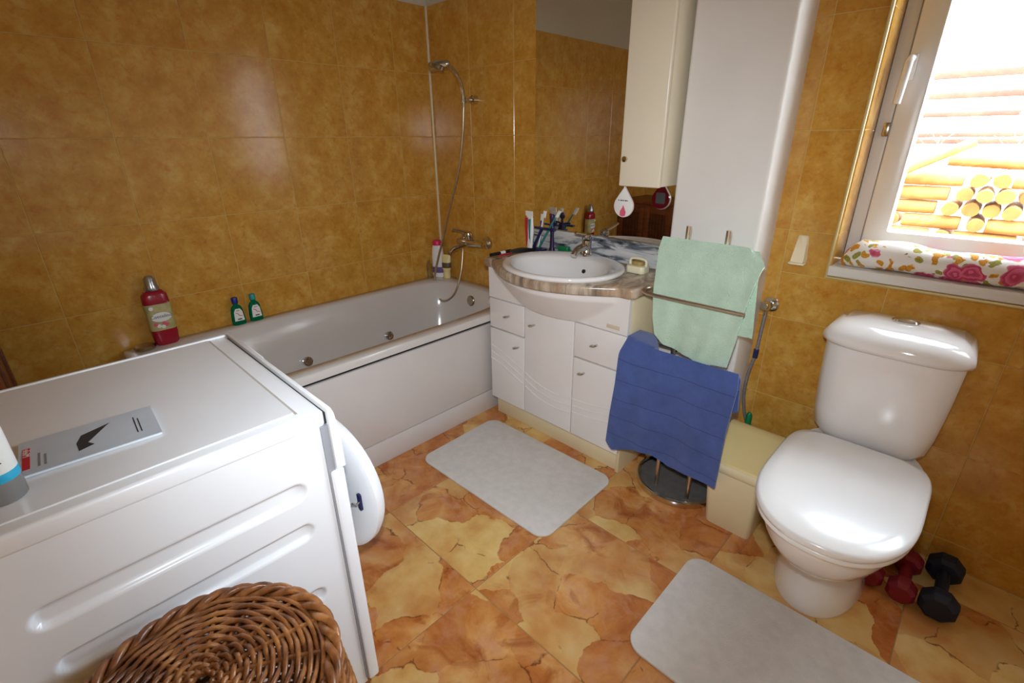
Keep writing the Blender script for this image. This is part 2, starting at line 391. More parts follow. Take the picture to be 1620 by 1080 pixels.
def rrect(x0, x1, y0, y1, r, n=6):
    out = []
    for cx, cy, a0 in ((x1-r, y1-r, 0), (x0+r, y1-r, 90), (x0+r, y0+r, 180), (x1-r, y0+r, 270)):
        for i in range(n+1):
            a = math.radians(a0+90*i/n); out.append((cx+r*math.cos(a), cy+r*math.sin(a)))
    return out
def sheet(name, fn, nu, nv, th, mt, parent=None, origin=None):
    """cloth: thickened grid, fn(u,v) -> (point); both faces and the rim are real"""
    P = [[Vector(fn(i/nu, j/nv)) for i in range(nu+1)] for j in range(nv+1)]
    V = []; W = nu+1
    Nn = []
    for j in range(nv+1):
        for i in range(nu+1):
            a = P[j][min(i+1, nu)]-P[j][max(i-1, 0)]; b = P[min(j+1, nv)][i]-P[max(j-1, 0)][i]
            n = a.cross(b); Nn.append(n.normalized() if n.length > 1e-9 else Vector((0, 0, 1)))
    for s in (0.5, -0.5):
        for j in range(nv+1):
            for i in range(nu+1): V.append(P[j][i]+Nn[j*W+i]*th*s)
    O = W*(nv+1); F = []
    for j in range(nv):
        for i in range(nu):
            q = (j*W+i, j*W+i+1, (j+1)*W+i+1, (j+1)*W+i); F.append(q); F.append(tuple(O+x for x in q[::-1]))
    for i in range(nu): F.append((i+1, i, O+i, O+i+1)); k = nv*W; F.append((k+i, k+i+1, O+k+i+1, O+k+i))
    for j in range(nv): F.append((j*W, (j+1)*W, O+(j+1)*W, O+j*W)); F.append(((j+1)*W+nu, j*W+nu, O+j*W+nu, O+(j+1)*W+nu))
    return raw(name, V, F, mt, parent, True, origin, sharp=70)
def thing(name, loc, label, cat, group=None):
    o = bpy.data.objects.new(name, None); COL.objects.link(o); o.location = loc; o.empty_display_size = 0.05
    o['label'] = label; o['category'] = cat
    if group: o['group'] = group
    return o
def tag(o, label, cat, group=None, kind=None):
    o['label'] = label; o['category'] = cat
    if group: o['group'] = group
    if kind: o['kind'] = kind
    return o
def struct(o, label=None):
    o['kind'] = 'structure'
    if label: o['label'] = label
    return o
def text(name, s, size, mtx, mt, parent, ext=0.0004):
    cu = bpy.data.curves.new(name, 'FONT'); cu.body = s; cu.size = size; cu.extrude = ext; cu.align_x = 'CENTER'; cu.align_y = 'CENTER'; cu.resolution_u = 3
    tmp = bpy.data.objects.new(name+'_tmp', cu); COL.objects.link(tmp)
    me = bpy.data.meshes.new_from_object(tmp.evaluated_get(bpy.context.evaluated_depsgraph_get()))
    bpy.data.objects.remove(tmp); bpy.data.curves.remove(cu)
    base = wl(parent); me.transform(Matrix.Translation(-base) @ mtx); me.materials.clear()
    me.name = name
    return link(name, me, mt, parent)
def frame(o, xaxis, yaxis):
    x = Vector(xaxis).normalized(); y = Vector(yaxis).normalized(); z = x.cross(y)
    return Matrix(((x.x, y.x, z.x, o[0]), (x.y, y.y, z.y, o[1]), (x.z, y.z, z.z, o[2]), (0, 0, 0, 1)))
def lerp(a, b, t): return a+(b-a)*t
def pl(x, tab):
    """piecewise linear lookup"""
    if x <= tab[0][0]: return tab[0][1]
    for (x0, y0), (x1, y1) in zip(tab, tab[1:]):
        if x <= x1: return lerp(y0, y1, (x-x0)/(x1-x0))
    return tab[-1][1]
def sstep(a, b, x):
    t = min(1, max(0, (x-a)/(b-a))); return t*t*(3-2*t)

# ------------------------------------------------------------------ room shell
YC = 0.026                                   # the window wall lies a little behind the mirror wall
RX, RY, H = 3.75, -2.5, 2.5
ZR = [0.0, 0.0923, 0.4103, 0.7283, 1.0463, 1.3643, 1.6823, 2.0003]
ZT = 2.0003
G = 0.0028
_tc = {}
def tile(parent, axis, sgn, plane, u0, u1, v0, v1, mt='tile', th=0.006, name='tile'):
    """one tile; axis = normal axis, its face lies at plane, facing sgn"""
    su, sv = u1-u0-G, v1-v0-G
    if su < 0.006 or sv < 0.006: return
    key = (axis, sgn, round(su, 4), round(sv, 4), mt)
    if key not in _tc:
        bm = bmesh.new(); b = 0.0012
        lo, hi = ((-th, 0) if sgn > 0 else (0, th))
        d = {'x': (lo, hi, -su/2, su/2, -sv/2, sv/2), 'y': (-su/2, su/2, lo, hi, -sv/2, sv/2), 'z': (-su/2, su/2, -sv/2, sv/2, lo, hi)}[axis]
        bxm(bm, *d, b, 1)
        me = bpy.data.meshes.new(name); bm.to_mesh(me); bm.free(); me.materials.append(T[mt]); _tc[key] = me
    o = bpy.data.objects.new(name, _tc[key]); COL.objects.link(o)
    cu, cv = (u0+u1)/2, (v0+v1)/2
    p = {'x': (plane, cu, cv), 'y': (cu, plane, cv), 'z': (cu, cv, plane)}[axis]
    o.parent = parent; o.location = Vector(p)-wl(parent)
    return o
def grid(a, b, start, step):
    e = [a]; k = math.ceil((a-start)/step+1e-6)
    while start+k*step < b-0.02: 
        if start+k*step > a+0.02: e.append(start+k*step)
        k += 1
    return e+[b]

TW = 0.31817
# floor
fl = struct(box('floor', -0.12, RX+0.12, RY-0.12, 0.3, -0.12, -0.0012, 'fgrout', bev=0, origin=(0, 0, 0)), 'floor of marbled amber ceramic tiles')
fx = grid(0.0, RX, 1.5626, 0.50417); fy = grid(RY, YC, -1.1428, 0.50417)
for a, b in zip(fx, fx[1:]):
    for c, d in zip(fy, fy[1:]): tile(fl, 'z', 1, 0.0, a, b, c, d, 'ftile', 0.006)
# left wall (behind the tub)
wa = struct(box('wall_left', -0.12, -0.0012, RY-0.12, 0.15, -0.0012, ZT, 'grout', bev=0, origin=(0, 0, 0)), 'ochre tiled wall behind the bathtub')
ya = grid(RY, 0.0, -1.8183, TW)
for a, b in zip(ya, ya[1:]):
    for c, d in zip(ZR, ZR[1:]): tile(wa, 'x', 1, 0.0, a, b, c, d)
box('plaster', -0.12, -0.004, RY-0.12, 0.15, ZT, H, 'plaster', wa, bev=0)
# back wall: mirror part (face at y=0) and window part (face at y=YC)
WX0, WX1, WZ0, WZ1 = 2.104, 3.40, 0.912, 2.08
wb = struct(boxes('wall_back', [(-0.12, 1.75, 0.0012, 0.30, -0.0012, ZT), (1.75, WX0, YC+0.0012, 0.30, -0.0012, ZT), (WX1, RX+0.12, YC+0.0012, 0.30, -0.0012, ZT),
    (WX0, WX1, YC+0.0012, 0.30, -0.0012, WZ0)], 'grout'), 'ochre tiled wall with the mirror and the window')
xb = [0.0, 0.32896, 0.64713, 0.9653, 1.28347, 1.75]
for a, b in zip(xb, xb[1:]):
    for c, d in zip(ZR, ZR[1:]): tile(wb, 'y', -1, 0.0, a, b, c, d)
xc = [1.75, 1.95442, 2.27259, 2.59076, 2.90893, 3.2271, 3.54527, RX]
for a, b in zip(xc, xc[1:]):
    for c, d in zip(ZR, ZR[1:]):
        if c >= WZ0 and a < WX0 < b: b2 = WX0; tile(wb, 'y', -1, YC, a, b2, c, d); continue
        if c >= WZ0 and WX0 <= a and b <= WX1: continue
        if c >= WZ0 and a < WX1 < b: tile(wb, 'y', -1, YC, WX1, b, c, d); continue
        if c < WZ0 < d:
            if b <= WX0: tile(wb, 'y', -1, YC, a, b, c, d)
            elif a < WX0:
                tile(wb, 'y', -1, YC, a, b, c, WZ0-0.014); tile(wb, 'y', -1, YC, a, WX0-0.012, WZ0-0.014, d)
            elif a < WX1: tile(wb, 'y', -1, YC, a, b, c, WZ0-0.014)
            else: tile(wb, 'y', -1, YC, a, b, c, d)
            continue
        tile(wb, 'y', -1, YC, a, b, c, d)
for c, d in zip(ZR[3:], ZR[4:]): tile(wb, 'x', 1, WX0+0.002, YC, 0.16, max(c, WZ0+0.03), d)      # tiled reveal beside the window
boxes('plaster', [(-0.12, WX0, 0.004, 0.30, ZT, H), (WX1, RX+0.12, YC+0.004, 0.30, ZT, H), (WX0, WX1, YC+0.004, 0.30, WZ1, H)], 'plaster', wb)
# walls beside and behind the camera
wr = struct(box('wall_right', RX, RX+0.12, RY-0.12, 0.3, -0.0012, H, 'plaster', bev=0, origin=(RX, 0, 0)), 'plain wall beside the photographer')
wf = struct(box('wall_front', -0.12, RX+0.12, RY-0.12, RY-0.0012, -0.0012, ZT, 'grout', bev=0, origin=(0, RY, 0)), 'ochre tiled wall behind the photographer')
xe = grid(0.0, RX, 0.25, TW)
for a, b in zip(xe, xe[1:]):
    for c, d in zip(ZR, ZR[1:]): tile(wf, 'y', 1, RY, a, b, c, d)
box('plaster', -0.12, RX+0.12, RY-0.12, RY-0.004, ZT, H, 'plaster', wf, bev=0)
struct(box('ceiling', -0.12, RX+0.12, RY-0.12, 0.3, H, H+0.12, 'ceil', bev=0), 'white ceiling')
# boxed-in pipe column
col = struct(box('column', 1.592, 1.908, -0.138, 0.10, 0.0, H, 'column', bev=0.012, seg=4), 'white boxed pipe column between mirror and window')
# corner strip
struct(tube('trim_1', [(0.004, -0.004, 0.556), (0.004, -0.004, 2.0)], 0.0075, 'strip', k=10), 'pale strip in the tiled corner')

# window
wi = bpy.data.objects.new('window_1', None); COL.objects.link(wi); wi.location = (2.48, 0.2, WZ0); struct(wi, 'white plastic window with lever handle')
def ringbox(name, x0, x1, z0, z1, wdt, y0, y1, mt, parent, bev):
    bm = bmesh.new()
    o = [(x0, z0), (x1, z0), (x1, z1), (x0, z1)]; i = [(x0+wdt, z0+wdt), (x1-wdt, z0+wdt), (x1-wdt, z1-wdt), (x0+wdt, z1-wdt)]
    vs4 = [[bm.verts.new((x, y, z)) for x, z in q] for q, y in ((o, y0), (i, y0), (i, y1), (o, y1))]
    for k in range(4):
        a, b = vs4[k], vs4[(k+1) % 4]
        for j in range(4): bm.faces.new((a[j], a[(j+1) % 4], b[(j+1) % 4], b[j]))
    bmesh.ops.recalc_face_normals(bm, faces=bm.faces)
    if bev: bmesh.ops.bevel(bm, geom=bm.edges[:], offset=bev, segments=2, profile=0.5, affect='EDGES')
    return bmobj(name, bm, mt, parent)
ringbox('window_frame', WX0+0.002, WX1, 0.945, WZ1, 0.045, 0.165, 0.235, 'pvc', wi, 0.004)
for sx0, sx1 in ((WX0+0.044, 2.752), (2.756, WX1-0.044)):
    ringbox('gasket', sx0-0.004, sx1+0.004, 0.985, WZ1-0.04, 0.012, 0.156, 0.20, 'gasket', wi, 0.002)
    sa = ringbox('sash', sx0, sx1, 0.989, WZ1-0.044, 0.066, 0.146, 0.215, 'pvc', wi, 0.006)
    box('pane', sx0+0.062, sx1-0.062, 0.182, 0.186, 1.05, WZ1-0.106, 'glass', sa, bev=0)
box('mullion', 2.735, 2.775, 0.17, 0.235, 0.985, WZ1-0.04, 'pvc', wi, bev=0.003)
hd = box('handle', 2.148, 2.172, 0.136, 0.147, 1.50, 1.57, 'pvc', wi, bev=0.004)
tube('lever', [(2.160, 0.137, 1.558), (2.160, 0.108, 1.556), (2.158, 0.100, 1.545), (2.156, 0.100, 1.49), (2.154, 0.101, 1.435)], [0.009, 0.009, 0.011, 0.011, 0.010], 'pvc', hd)
box('hinge', WX0+0.026, WX0+0.046, 0.132, 0.168, 1.345, 1.385, 'satin', wi, bev=0.004)
struct(box('trim_2', WX0-0.004, WX1, YC-0.012, 0.17, WZ0, 0.944, 'sill', bev=0.003), 'white window sill')
e = tube('trim_3', [(WX0-0.006, YC-0.004, 2.0), (WX0-0.006, YC-0.004, WZ0-0.007), (WX1, YC-0.004, WZ0-0.007)], 0.0055, 'alum', k=8); struct(e, 'thin pale metal edge strip around the window opening')

# mirror on the back wall
mi = thing('wall_mirror', (1.19, 0, 0.94), 'large frameless wall mirror above the marble splashback', 'mirror')
box('mirror_glass', 0.79, 1.590, -0.006, -0.001, 0.938, 2.06, 'mirror', mi, bev=0)
bs = tag(box('marble_splashback', 0.768, 1.588, -0.022, -0.001, 0.836, 0.936, 'marble', bev=0.002), 'grey veined white marble splashback strip under the mirror', 'splashback')

# ------------------------------------------------------------------ bathtub
tb = thing('bathtub', (0.38, -0.85, 0), 'white built-in bathtub with panelled side along the tiled wall', 'bathtub')
RZ = 0.5515; TX, TY = 0.797, -1.69
def tr(x0, x1, y0, y1, z, p=4.0, n=64):
    return circ(((x0+x1)/2, (y0+y1)/2), (x1-x0)/2, (y1-y0)/2, z, n, p)
rings = [tr(0.002, TX, TY, -0.002, RZ-0.035, 60), tr(0.002, TX, TY, -0.002, RZ-0.005, 60), tr(0.006, TX-0.005, TY+0.005, -0.006, RZ, 50),
         tr(0.065, TX-0.065, TY+0.11, -0.075, RZ, 5.0), tr(0.075, TX-0.075, TY+0.125, -0.088, RZ-0.010, 5.0), tr(0.10, TX-0.095, TY+0.22, -0.11, RZ-0.15, 4.5),
         tr(0.13, TX-0.12, TY+0.34, -0.14, RZ-0.32, 4.0), tr(0.17, TX-0.16, TY+0.42, -0.19, RZ-0.385, 3.6), tr(0.27, TX-0.26, TY+0.6, -0.35, RZ-0.40, 3.0)]
loft('tub_shell', rings, 'acrylic', tb, cap0=False, cap1=True, sharp=60)
PX = 0.7715
box('side_panel', PX-0.016, PX, TY+0.02, -0.004, 0.118, RZ-0.060, 'panelw', tb, bev=0.004)
box('plinth_panel', PX-0.020, PX-0.003, TY+0.02, -0.004, 0.0, 0.113, 'panelw', tb, bev=0.004)
box('gap_shade_backing', PX-0.05, PX-0.022, TY+0.03, -0.01, 0.02, RZ-0.036, 'dark', tb, bev=0)  # near-black box, its colour stands in for shade in the gap under the rim
box('end_panel', 0.01, PX-0.052, TY+0.01, TY+0.03, 0.0, RZ-0.036, 'panelw', tb, bev=0.003)
disc('overflow', (0.383, -0.098, 0.475), (0, -1, 0.12), [(0, 0), (0.030, 0), (0.031, 0.006), (0.026, 0.011), (0, 0.012)], 'satin', tb)
for yy in (-1.0, -0.52): disc('jet', (0.140, yy, 0.312), (1, 0, 0.25), [(0, -0.01), (0.024, -0.01), (0.024, 0.008), (0.016, 0.012), (0.010, 0.006), (0, 0.006)], 'chrome', tb)
disc('air_control', (0.055, -1.615, RZ), (0, 0, 1), [(0, 0), (0.038, 0), (0.040, 0.008), (0.034, 0.016), (0.02, 0.018), (0, 0.018)], 'satin', tb)

# shower mixer, hose and hand shower
mx = thing('bath_mixer', (0.33, 0, 0.80), 'chrome wall bath mixer with lever over the tub end', 'mixer tap')
for xx in (0.255, 0.435): disc('rosette', (xx, -0.001, 0.805), (0, -1, 0), [(0, 0), (0.036, 0), (0.034, 0.012), (0.020, 0.022), (0.018, 0.05), (0, 0.05)], 'chrome', mx)
tube('mixer_body', [(0.240, -0.055, 0.803), (0.27, -0.056, 0.805), (0.345, -0.060, 0.805), (0.42, -0.056, 0.805), (0.45, -0.055, 0.803)], [0.016, 0.020, 0.027, 0.020, 0.016], 'chrome', mx, k=16)
tube('spout', [(0.325, -0.07, 0.795), (0.318, -0.11, 0.788), (0.31, -0.16, 0.775), (0.308, -0.18, 0.758)], [0.016, 0.015, 0.014, 0.013], 'chrome', mx, k=14)
lv = disc('lever_hub', (0.345, -0.062, 0.825), (0, -0.15, 1), [(0, 0), (0.023, 0), (0.024, 0.025), (0.018, 0.040), (0, 0.044)], 'chrome', mx)
tube('lever', [(0.345, -0.07, 0.862), (0.335, -0.12, 0.880), (0.325, -0.165, 0.892)], [0.010, 0.008, 0.007], 'chrome', lv)
tube('diverter', [(0.29, -0.058, 0.82), (0.29, -0.058, 0.85)], [0.007, 0.010], 'chrome', mx)
hs = thing('hand_shower', (0.38, -0.02, 1.5), 'chrome hand shower in wall bracket with long looping hose', 'shower')
disc('bracket', (0.375, -0.001, 1.535), (0, -1, 0), [(0, 0), (0.022, 0), (0.021, 0.03), (0.012, 0.034), (0.012, 0.055), (0, 0.055)], 'chrome', hs)
tube('holder_ring', [(0.345, -0.062, 1.52), (0.345, -0.062, 1.555)], 0.015, 'chrome', hs)
tube('shower_handle', spline([(0.345, -0.062, 1.50), (0.345, -0.062, 1.56), (0.338, -0.068, 1.61), (0.312, -0.085, 1.665), (0.268, -0.112, 1.705)], 6), [0.009]*8+[0.0095]*8+[0.011]*9, 'chrome', hs)
hh = disc('shower_head', (0.285, -0.102, 1.70), (-0.78, -0.42, -0.10), [(0.010, -0.01), (0.017, 0.0), (0.021, 0.03), (0.026, 0.075), (0.020, 0.10), (0, 0.102)], 'chrome', hs)
disc('spray_face', (0.243, -0.132, 1.688), (-0.25, -0.35, -1), [(0, -0.004), (0.034, -0.004), (0.036, 0.012), (0.030, 0.016), (0, 0.016)], 'satin', hh)
hose = [(0.345, -0.062, 1.50), (0.332, -0.064, 1.38), (0.293, -0.07, 1.20), (0.215, -0.085, 0.99), (0.148, -0.10, 0.80), (0.095, -0.13, 0.60), (0.110, -0.15, 0.49), (0.185, -0.155, 0.443), (0.268, -0.13, 0.50), (0.288, -0.09, 0.62), (0.280, -0.06, 0.74), (0.278, -0.055, 0.79)]
tube('hose', spline(hose, 10), 0.0065, 'hose', hs, k=8)

# ------------------------------------------------------------------ vanity unit
va = thing('vanity_unit', (1.19, -0.17, 0), 'white vanity unit with drawers and doors under the sink', 'vanity')
VX0, VX1, YF = 0.80, 1.570, -0.322
box('body', VX0+0.004, VX1-0.017, YF, -0.03, 0.092, 0.645, 'cream', va, bev=0.002)
box('back_rail', VX0+0.004, VX1-0.017, -0.06, -0.025, 0.645, 0.795, 'cream', va, bev=0.002)
box('plinth', VX0+0.012, VX1-0.010, YF+0.012, -0.03, 0.0, 0.092, 'cream', va, bev=0.002)
box('side', VX1-0.016, VX1, YF, -0.025, 0.0, 0.795, 'cream', va, bev=0.0015)
box('side', VX0, VX0+0.016, YF+0.004, -0.025, 0.092, 0.795, 'cream', va, bev=0.0015)
D0, D1 = 1.032, 1.318
def front(name, x0, x1, z0, z1): return box(name, x0+0.0025, x1-0.0025, YF-0.020, YF-0.0005, z0+0.002, z1-0.002, 'lacq', va, bev=0.004, seg=3)
def knob(p, x, z):
    tube('knob', [(x-0.011, YF-0.019, z-0.004), (x-0.012, YF-0.034, z-0.003), (x-0.004, YF-0.040, z+0.001), (x+0.006, YF-0.040, z+0.003), (x+0.012, YF-0.033, z+0.005), (x+0.011, YF-0.019, z+0.004)], 0.0052, 'chrome', p, k=8)
dl = front('drawer', VX0, D0, 0.492, 0.645); knob(dl, 0.925, 0.572)
ld = front('door', VX0, D0, 0.100, 0.490); knob(ld, 0.985, 0.430)
cd_ = front('door', D0, D1, 0.100, 0.645); knob(cd_, 1.085, 0.569)
rd = front('drawer', D1, VX1, 0.488, 0.645); knob(rd, 1.425, 0.569)
rdd = front('door', D1, VX1, 0.100, 0.486); knob(rdd, 1.369, 0.424)
def bead(p, pts): tube('moulding', spline(pts, 8), 0.0034, 'lacq', p, k=6)
for dz in (0, -0.036, -0.072):
    y = YF-0.0205
    bead(ld, [(VX0+0.006, y, 0.398+dz), (0.90, y, 0.372+dz), (D0-0.006, y, 0.322+dz)])
    bead(cd_, [(D0+0.006, y, 0.316+dz), (1.12, y, 0.285+dz), (1.22, y, 0.270+dz), (D1-0.006, y, 0.278+dz)])
    bead(rdd, [(D1+0.006, y, 0.282+dz*0.9), (1.43, y, 0.292+dz*0.9), (VX1-0.006, y, 0.318+dz*0.9)])
# upper fascia swelling out under the basin
SX = 1.182
def bulge(x, a=0.345, d=0.150): t = abs(x-SX)/a; return d*(1-t*t)**1.15 if t < 1 else 0.0
nx, nz = 64, 24; V = []; F = []
for j in range(nz+1):
    z = lerp(0.648, 0.795, j/nz)
    for i in range(nx+1):
        x = lerp(VX0+0.003, VX1-0.0005, i/nx)
        pr = max(0.0, bulge(x, 0.335, 0.125) - 0.80*max(0, 0.768-z))
        V.append((x, YF-0.020-pr, z))
for j in range(nz):
    for i in range(nx):
        a = j*(nx+1)+i; F.append((a, a+1, a+nx+2, a+nx+1))
b0 = len(V)
for j in (0, nz):
    for i in range(nx+1):
        x = lerp(VX0+0.003, VX1-0.0005, i/nx); V.append((x, YF-0.002, V[j*(nx+1)+i][2]))
for i in range(nx):
    F.append((i+1, i, b0+i, b0+i+1)); t = nz*(nx+1); F.append((t+i, t+i+1, b0+nx+1+i+1, b0+nx+1+i))
for i in (0, nx):
    F.append((b0+i, b0+nx+1+i)+tuple(j*(nx+1)+i for j in range(nz, -1, -1)))
fa = raw('fascia', V, F, 'lacq', va, True, sharp=30)
box('badge', 1.475, 1.535, YF-0.022, YF-0.0195, 0.662, 0.678, 'beige', fa, bev=0.001)

ct = [(0.779, -0.024), (0.779, -0.345), (0.786, -0.352)]
for i in range(33):
    x = lerp(SX-0.352, SX+0.352, i/32); ct.append((x, -0.352-bulge(x, 0.352, 0.150)))
ct += [(1.575, -0.352), (1.588, -0.340), (1.588, -0.024)]
def dens(poly, step=0.03):
    out = []
    for i, p in enumerate(poly):
        q = poly[(i+1) % len(poly)]; n = max(1, int(math.dist(p, q)/step))
        out += [(lerp(p[0], q[0], k/n), lerp(p[1], q[1], k/n)) for k in range(n)]
    return out
cd2 = dens(ct)
def cin(s, z): return [(SX+(x-SX)*(1-s/abs(math.dist((x, y), (SX, -0.266)))), -0.266+(y+0.266)*(1-s/math.dist((x, y), (SX, -0.266))), z) for x, y in cd2]
def cell(z, k=1.0): return [(SX+0.252*k*math.cos(t), -0.266+0.214*k*math.sin(t), z) for t in [math.atan2(y+0.266, x-SX) for x, y in cd2]]
co = loft('vanity_counter', [cell(0.796), cin(0.008, 0.796), cin(0.002, 0.799), cin(0, 0.806), cin(0, 0.826), cin(0.003, 0.833), cin(0.010, 0.836), cell(0.836)], 'counter', None, cyc=True, sharp=50)
tag(co, 'beige and grey marbled counter slab with bowed front around the basin', 'countertop')

sk = thing('wash_basin', (SX, -0.266, 0.836), 'oval white ceramic wash basin set into the marbled counter', 'sink')
C0 = (SX, -0.266); C1 = (SX, -0.284)
R_ = [circ(C0, 0.262, 0.226, 0.8355, 56), circ(C0, 0.274, 0.236, 0.842, 56), circ(C0, 0.275, 0.237, 0.850, 56), circ(C0, 0.270, 0.232, 0.856, 56), circ(C0, 0.258, 0.221, 0.858, 56),
      circ(C1, 0.228, 0.180, 0.852, 56), circ(C1, 0.219, 0.171, 0.842, 56), circ(C1, 0.200, 0.154, 0.800, 56), circ(C1, 0.165, 0.125, 0.745, 56), circ(C1, 0.10, 0.075, 0.715, 56), circ(C1, 0.03, 0.03, 0.708, 56)]
loft('basin', R_, 'ceramic', sk, cap0=False, cap1=True, sharp=60)
disc('overflow_hole', (SX+0.02, C1[1]+0.147, 0.800), (0, -1, 0.35), [(0, -0.012), (0.009, -0.012), (0.009, -0.001), (0, -0.001)], 'dark', sk)
disc('drain', (SX, C1[1], 0.708), (0, 0, 1), [(0, 0), (0.022, 0), (0.022, 0.003), (0, 0.003)], 'chrome', sk)

fc = thing('basin_tap', (1.168, -0.072, 0.857), 'chrome single lever basin tap at the back of the sink', 'tap')
FX_, FY_ = 1.168, -0.073
lathe('tap_body', (FX_, FY_), [(0.026, 0.8555), (0.027, 0.862), (0.023, 0.868), (0.022, 0.905), (0.021, 0.925), (0.0, 0.930)], 'chrome', fc)
tube('spout', spline([(FX_, FY_, 0.892), (FX_+0.004, FY_-0.05, 0.898), (FX_+0.006, FY_-0.088, 0.888), (FX_+0.007, FY_-0.106, 0.872)], 5), [0.018]*5+[0.016]*5+[0.014]*6, 'chrome', fc, k=14)
lvh = lathe('lever_cap', (FX_, FY_), [(0.021, 0.931), (0.023, 0.936), (0.021, 0.950), (0.010, 0.957), (0, 0.958)], 'chrome', fc)
tube('lever', [(FX_, FY_-0.008, 0.950), (FX_+0.004, FY_-0.05, 0.958), (FX_+0.008, FY_-0.098, 0.972)], [0.009, 0.008, 0.006], 'chrome', lvh)

# things on the counter
sb = thing('soap_dish', (1.462, -0.115, 0.836), 'ivory plastic soap box with a brown bar inside, on the counter', 'soap dish')
prism('tray', rrect(1.418, 1.502, -0.148, -0.084, 0.018), 'soapbox', sb, 'z', 0.8365, 0.868, 0.006, 2)
tube('hoop', spline([(1.424, -0.116, 0.862), (1.424, -0.116, 0.884), (1.438, -0.116, 0.893), (1.482, -0.116, 0.893), (1.496, -0.116, 0.884), (1.496, -0.116, 0.862)], 5), 0.006, 'soapbox', sb)
prism('soap_bar', rrect(1.436, 1.484, -0.136, -0.098, 0.016), 'soap', sb, 'z', 0.866, 0.884, 0.006, 2)

cp = thing('toothbrush_holder', (0.90, -0.055, 0.836), 'navy plastic toothbrush holder with slanted arm at the counter end', 'toothbrush holder')
prism('foot', rrect(0.836, 0.908, -0.088, -0.030, 0.02), 'navy', cp, 'z', 0.8365, 0.845, 0.002, 1)
prism('slanted_arm', [(0.842, 0.844), (0.858, 0.844), (0.912, 0.948), (0.898, 0.948)], 'navy', cp, 'y', -0.086, -0.074, 0.002, 1)
prism('top_bar', [(0.862, 0.946), (0.985, 0.946), (0.985, 0.954), (0.862, 0.954)], 'navy', cp, 'y', -0.090, -0.068, 0.002, 1)
tp = thing('toothpaste_tube', (0.848, -0.100, 0.836), 'red and white toothpaste tube leaning on the navy holder', 'toothpaste')
def flat(c, wx, wy, z): return circ(c, wx, wy, z, 20)
loft('tube_body', [flat((0.850, -0.106), 0.014, 0.012, 0.838), flat((0.848, -0.098), 0.020, 0.012, 0.93), flat((0.840, -0.095), 0.021, 0.006, 0.995), flat((0.837, -0.095), 0.021, 0.002, 1.005)], 'white', tp)
prism('print', [(0.832, 0.865), (0.846, 0.865), (0.834, 0.995), (0.822, 0.995)], 'inkr', tp, 'y', -0.1125, -0.085)
prism('print', [(0.852, 0.875), (0.860, 0.875), (0.852, 0.990), (0.845, 0.990)], 'teal', tp, 'y', -0.1125, -0.085)
prism('crimp', [(0.815, 1.003), (0.860, 1.003), (0.857, 1.026), (0.813, 1.026)], 'white', tp, 'y', -0.097, -0.093)
def brush(x0, x1, y, ztop, mh, label, nm='toothbrush'):
    b = thing(nm, (x0, y, 0.852), label, 'toothbrush', 'toothbrushes in the navy holder')
    tube('brush_handle', [(x0, y, 0.852), (lerp(x0, x1, .6), y-0.002, lerp(.852, ztop, .6)), (x1, y-0.004, ztop)], [0.005, 0.005, 0.0035], mh, b, k=8)
    dx = (x1-x0)/(ztop-0.852)
    prism('bristles', [(x1-0.004, ztop-0.004), (x1+0.012, ztop-0.006), (x1+0.012+dx*0.03, ztop+0.026), (x1-0.004+dx*0.03, ztop+0.028)], 'white', b, 'y', y-0.008, y+0.002, 0.002, 1)
brush(0.872, 0.905, -0.066, 1.004, 'white', 'white toothbrush leaning in the navy holder beside the toothpaste')
brush(0.880, 0.985, -0.070, 1.012, 'teal', 'teal striped toothbrush leaning furthest right in the navy holder')
brush(0.868, 0.880, -0.052, 0.985, 'capb', 'short blue toothbrush standing upright in the navy holder')
fg = thing('figurine_holder', (0.940, -0.044, 0.836), 'dark purple little figure shaped brush holder with spread arms', 'figurine')
loft('figure_body', [circ((0.940, -0.044), r, r*0.8, z, 16) for r, z in ((0.018, 0.8365), (0.012, 0.86), (0.010, 0.92), (0.013, 0.955), (0.006, 0.975), (0.006, 0.985))], 'purple', fg)
lathe('figure_head', (0.940, -0.044), [(0, 0.983), (0.011, 0.988), (0.014, 1.0), (0.011, 1.012), (0, 1.016)], 'purple', fg, n=16)
for s in (-1, 1): tube('arm', [(0.940, -0.044, 0.958), (0.940+s*0.022, -0.046, 0.966), (0.940+s*0.045, -0.050, 0.966)], 0.0045, 'navy', fg, k=8)
hb = thing('hair_brush', (0.84, -0.10, 0.836), 'black hairbrush lying on the counter behind the basin', 'hairbrush')
loft('brush_pad', [[(0.815+0.05*t+s_*(0.006+0.013*math.sin(PI*t)), -0.215+0.135*t, 0.8375+(0.018 if c > 0 else 0)*(0.6+0.4*math.sin(PI*t))) for s_, c in ((-1, -1), (1, -1), (0.8, 1), (-0.8, 1))] for t in [i/8 for i in range(9)]], 'black', hb)
mk = thing('marker', (0.80, -0.25, 0.836), 'black marker pen with a white band on the counter edge', 'pen')
tube('barrel', [(0.800, -0.325, 0.8445), (0.803, -0.265, 0.8445)], 0.008, 'black', mk); tube('band', [(0.803, -0.265, 0.8445), (0.804, -0.235, 0.8445)], 0.0083, 'white', mk); tube('cap', [(0.804, -0.235, 0.8445), (0.805, -0.195, 0.8445)], 0.0088, 'black', mk)
rc = tag(prism('red_comb', rrect(0.812, 0.826, -0.290, -0.195, 0.004), 'inkr', None, 'z', 0.8365, 0.841, 0.001, 1), 'small red comb beside the black marker pen', 'comb')
gd = thing('green_sponge', (1.012, -0.046, 0.836), 'green scrubbing sponge behind the basin against the marble', 'sponge')
prism('pad', rrect(0.985, 1.045, -0.056, -0.028, 0.006), 'greenp', gd, 'z', 0.8365, 0.872, 0.004, 2)

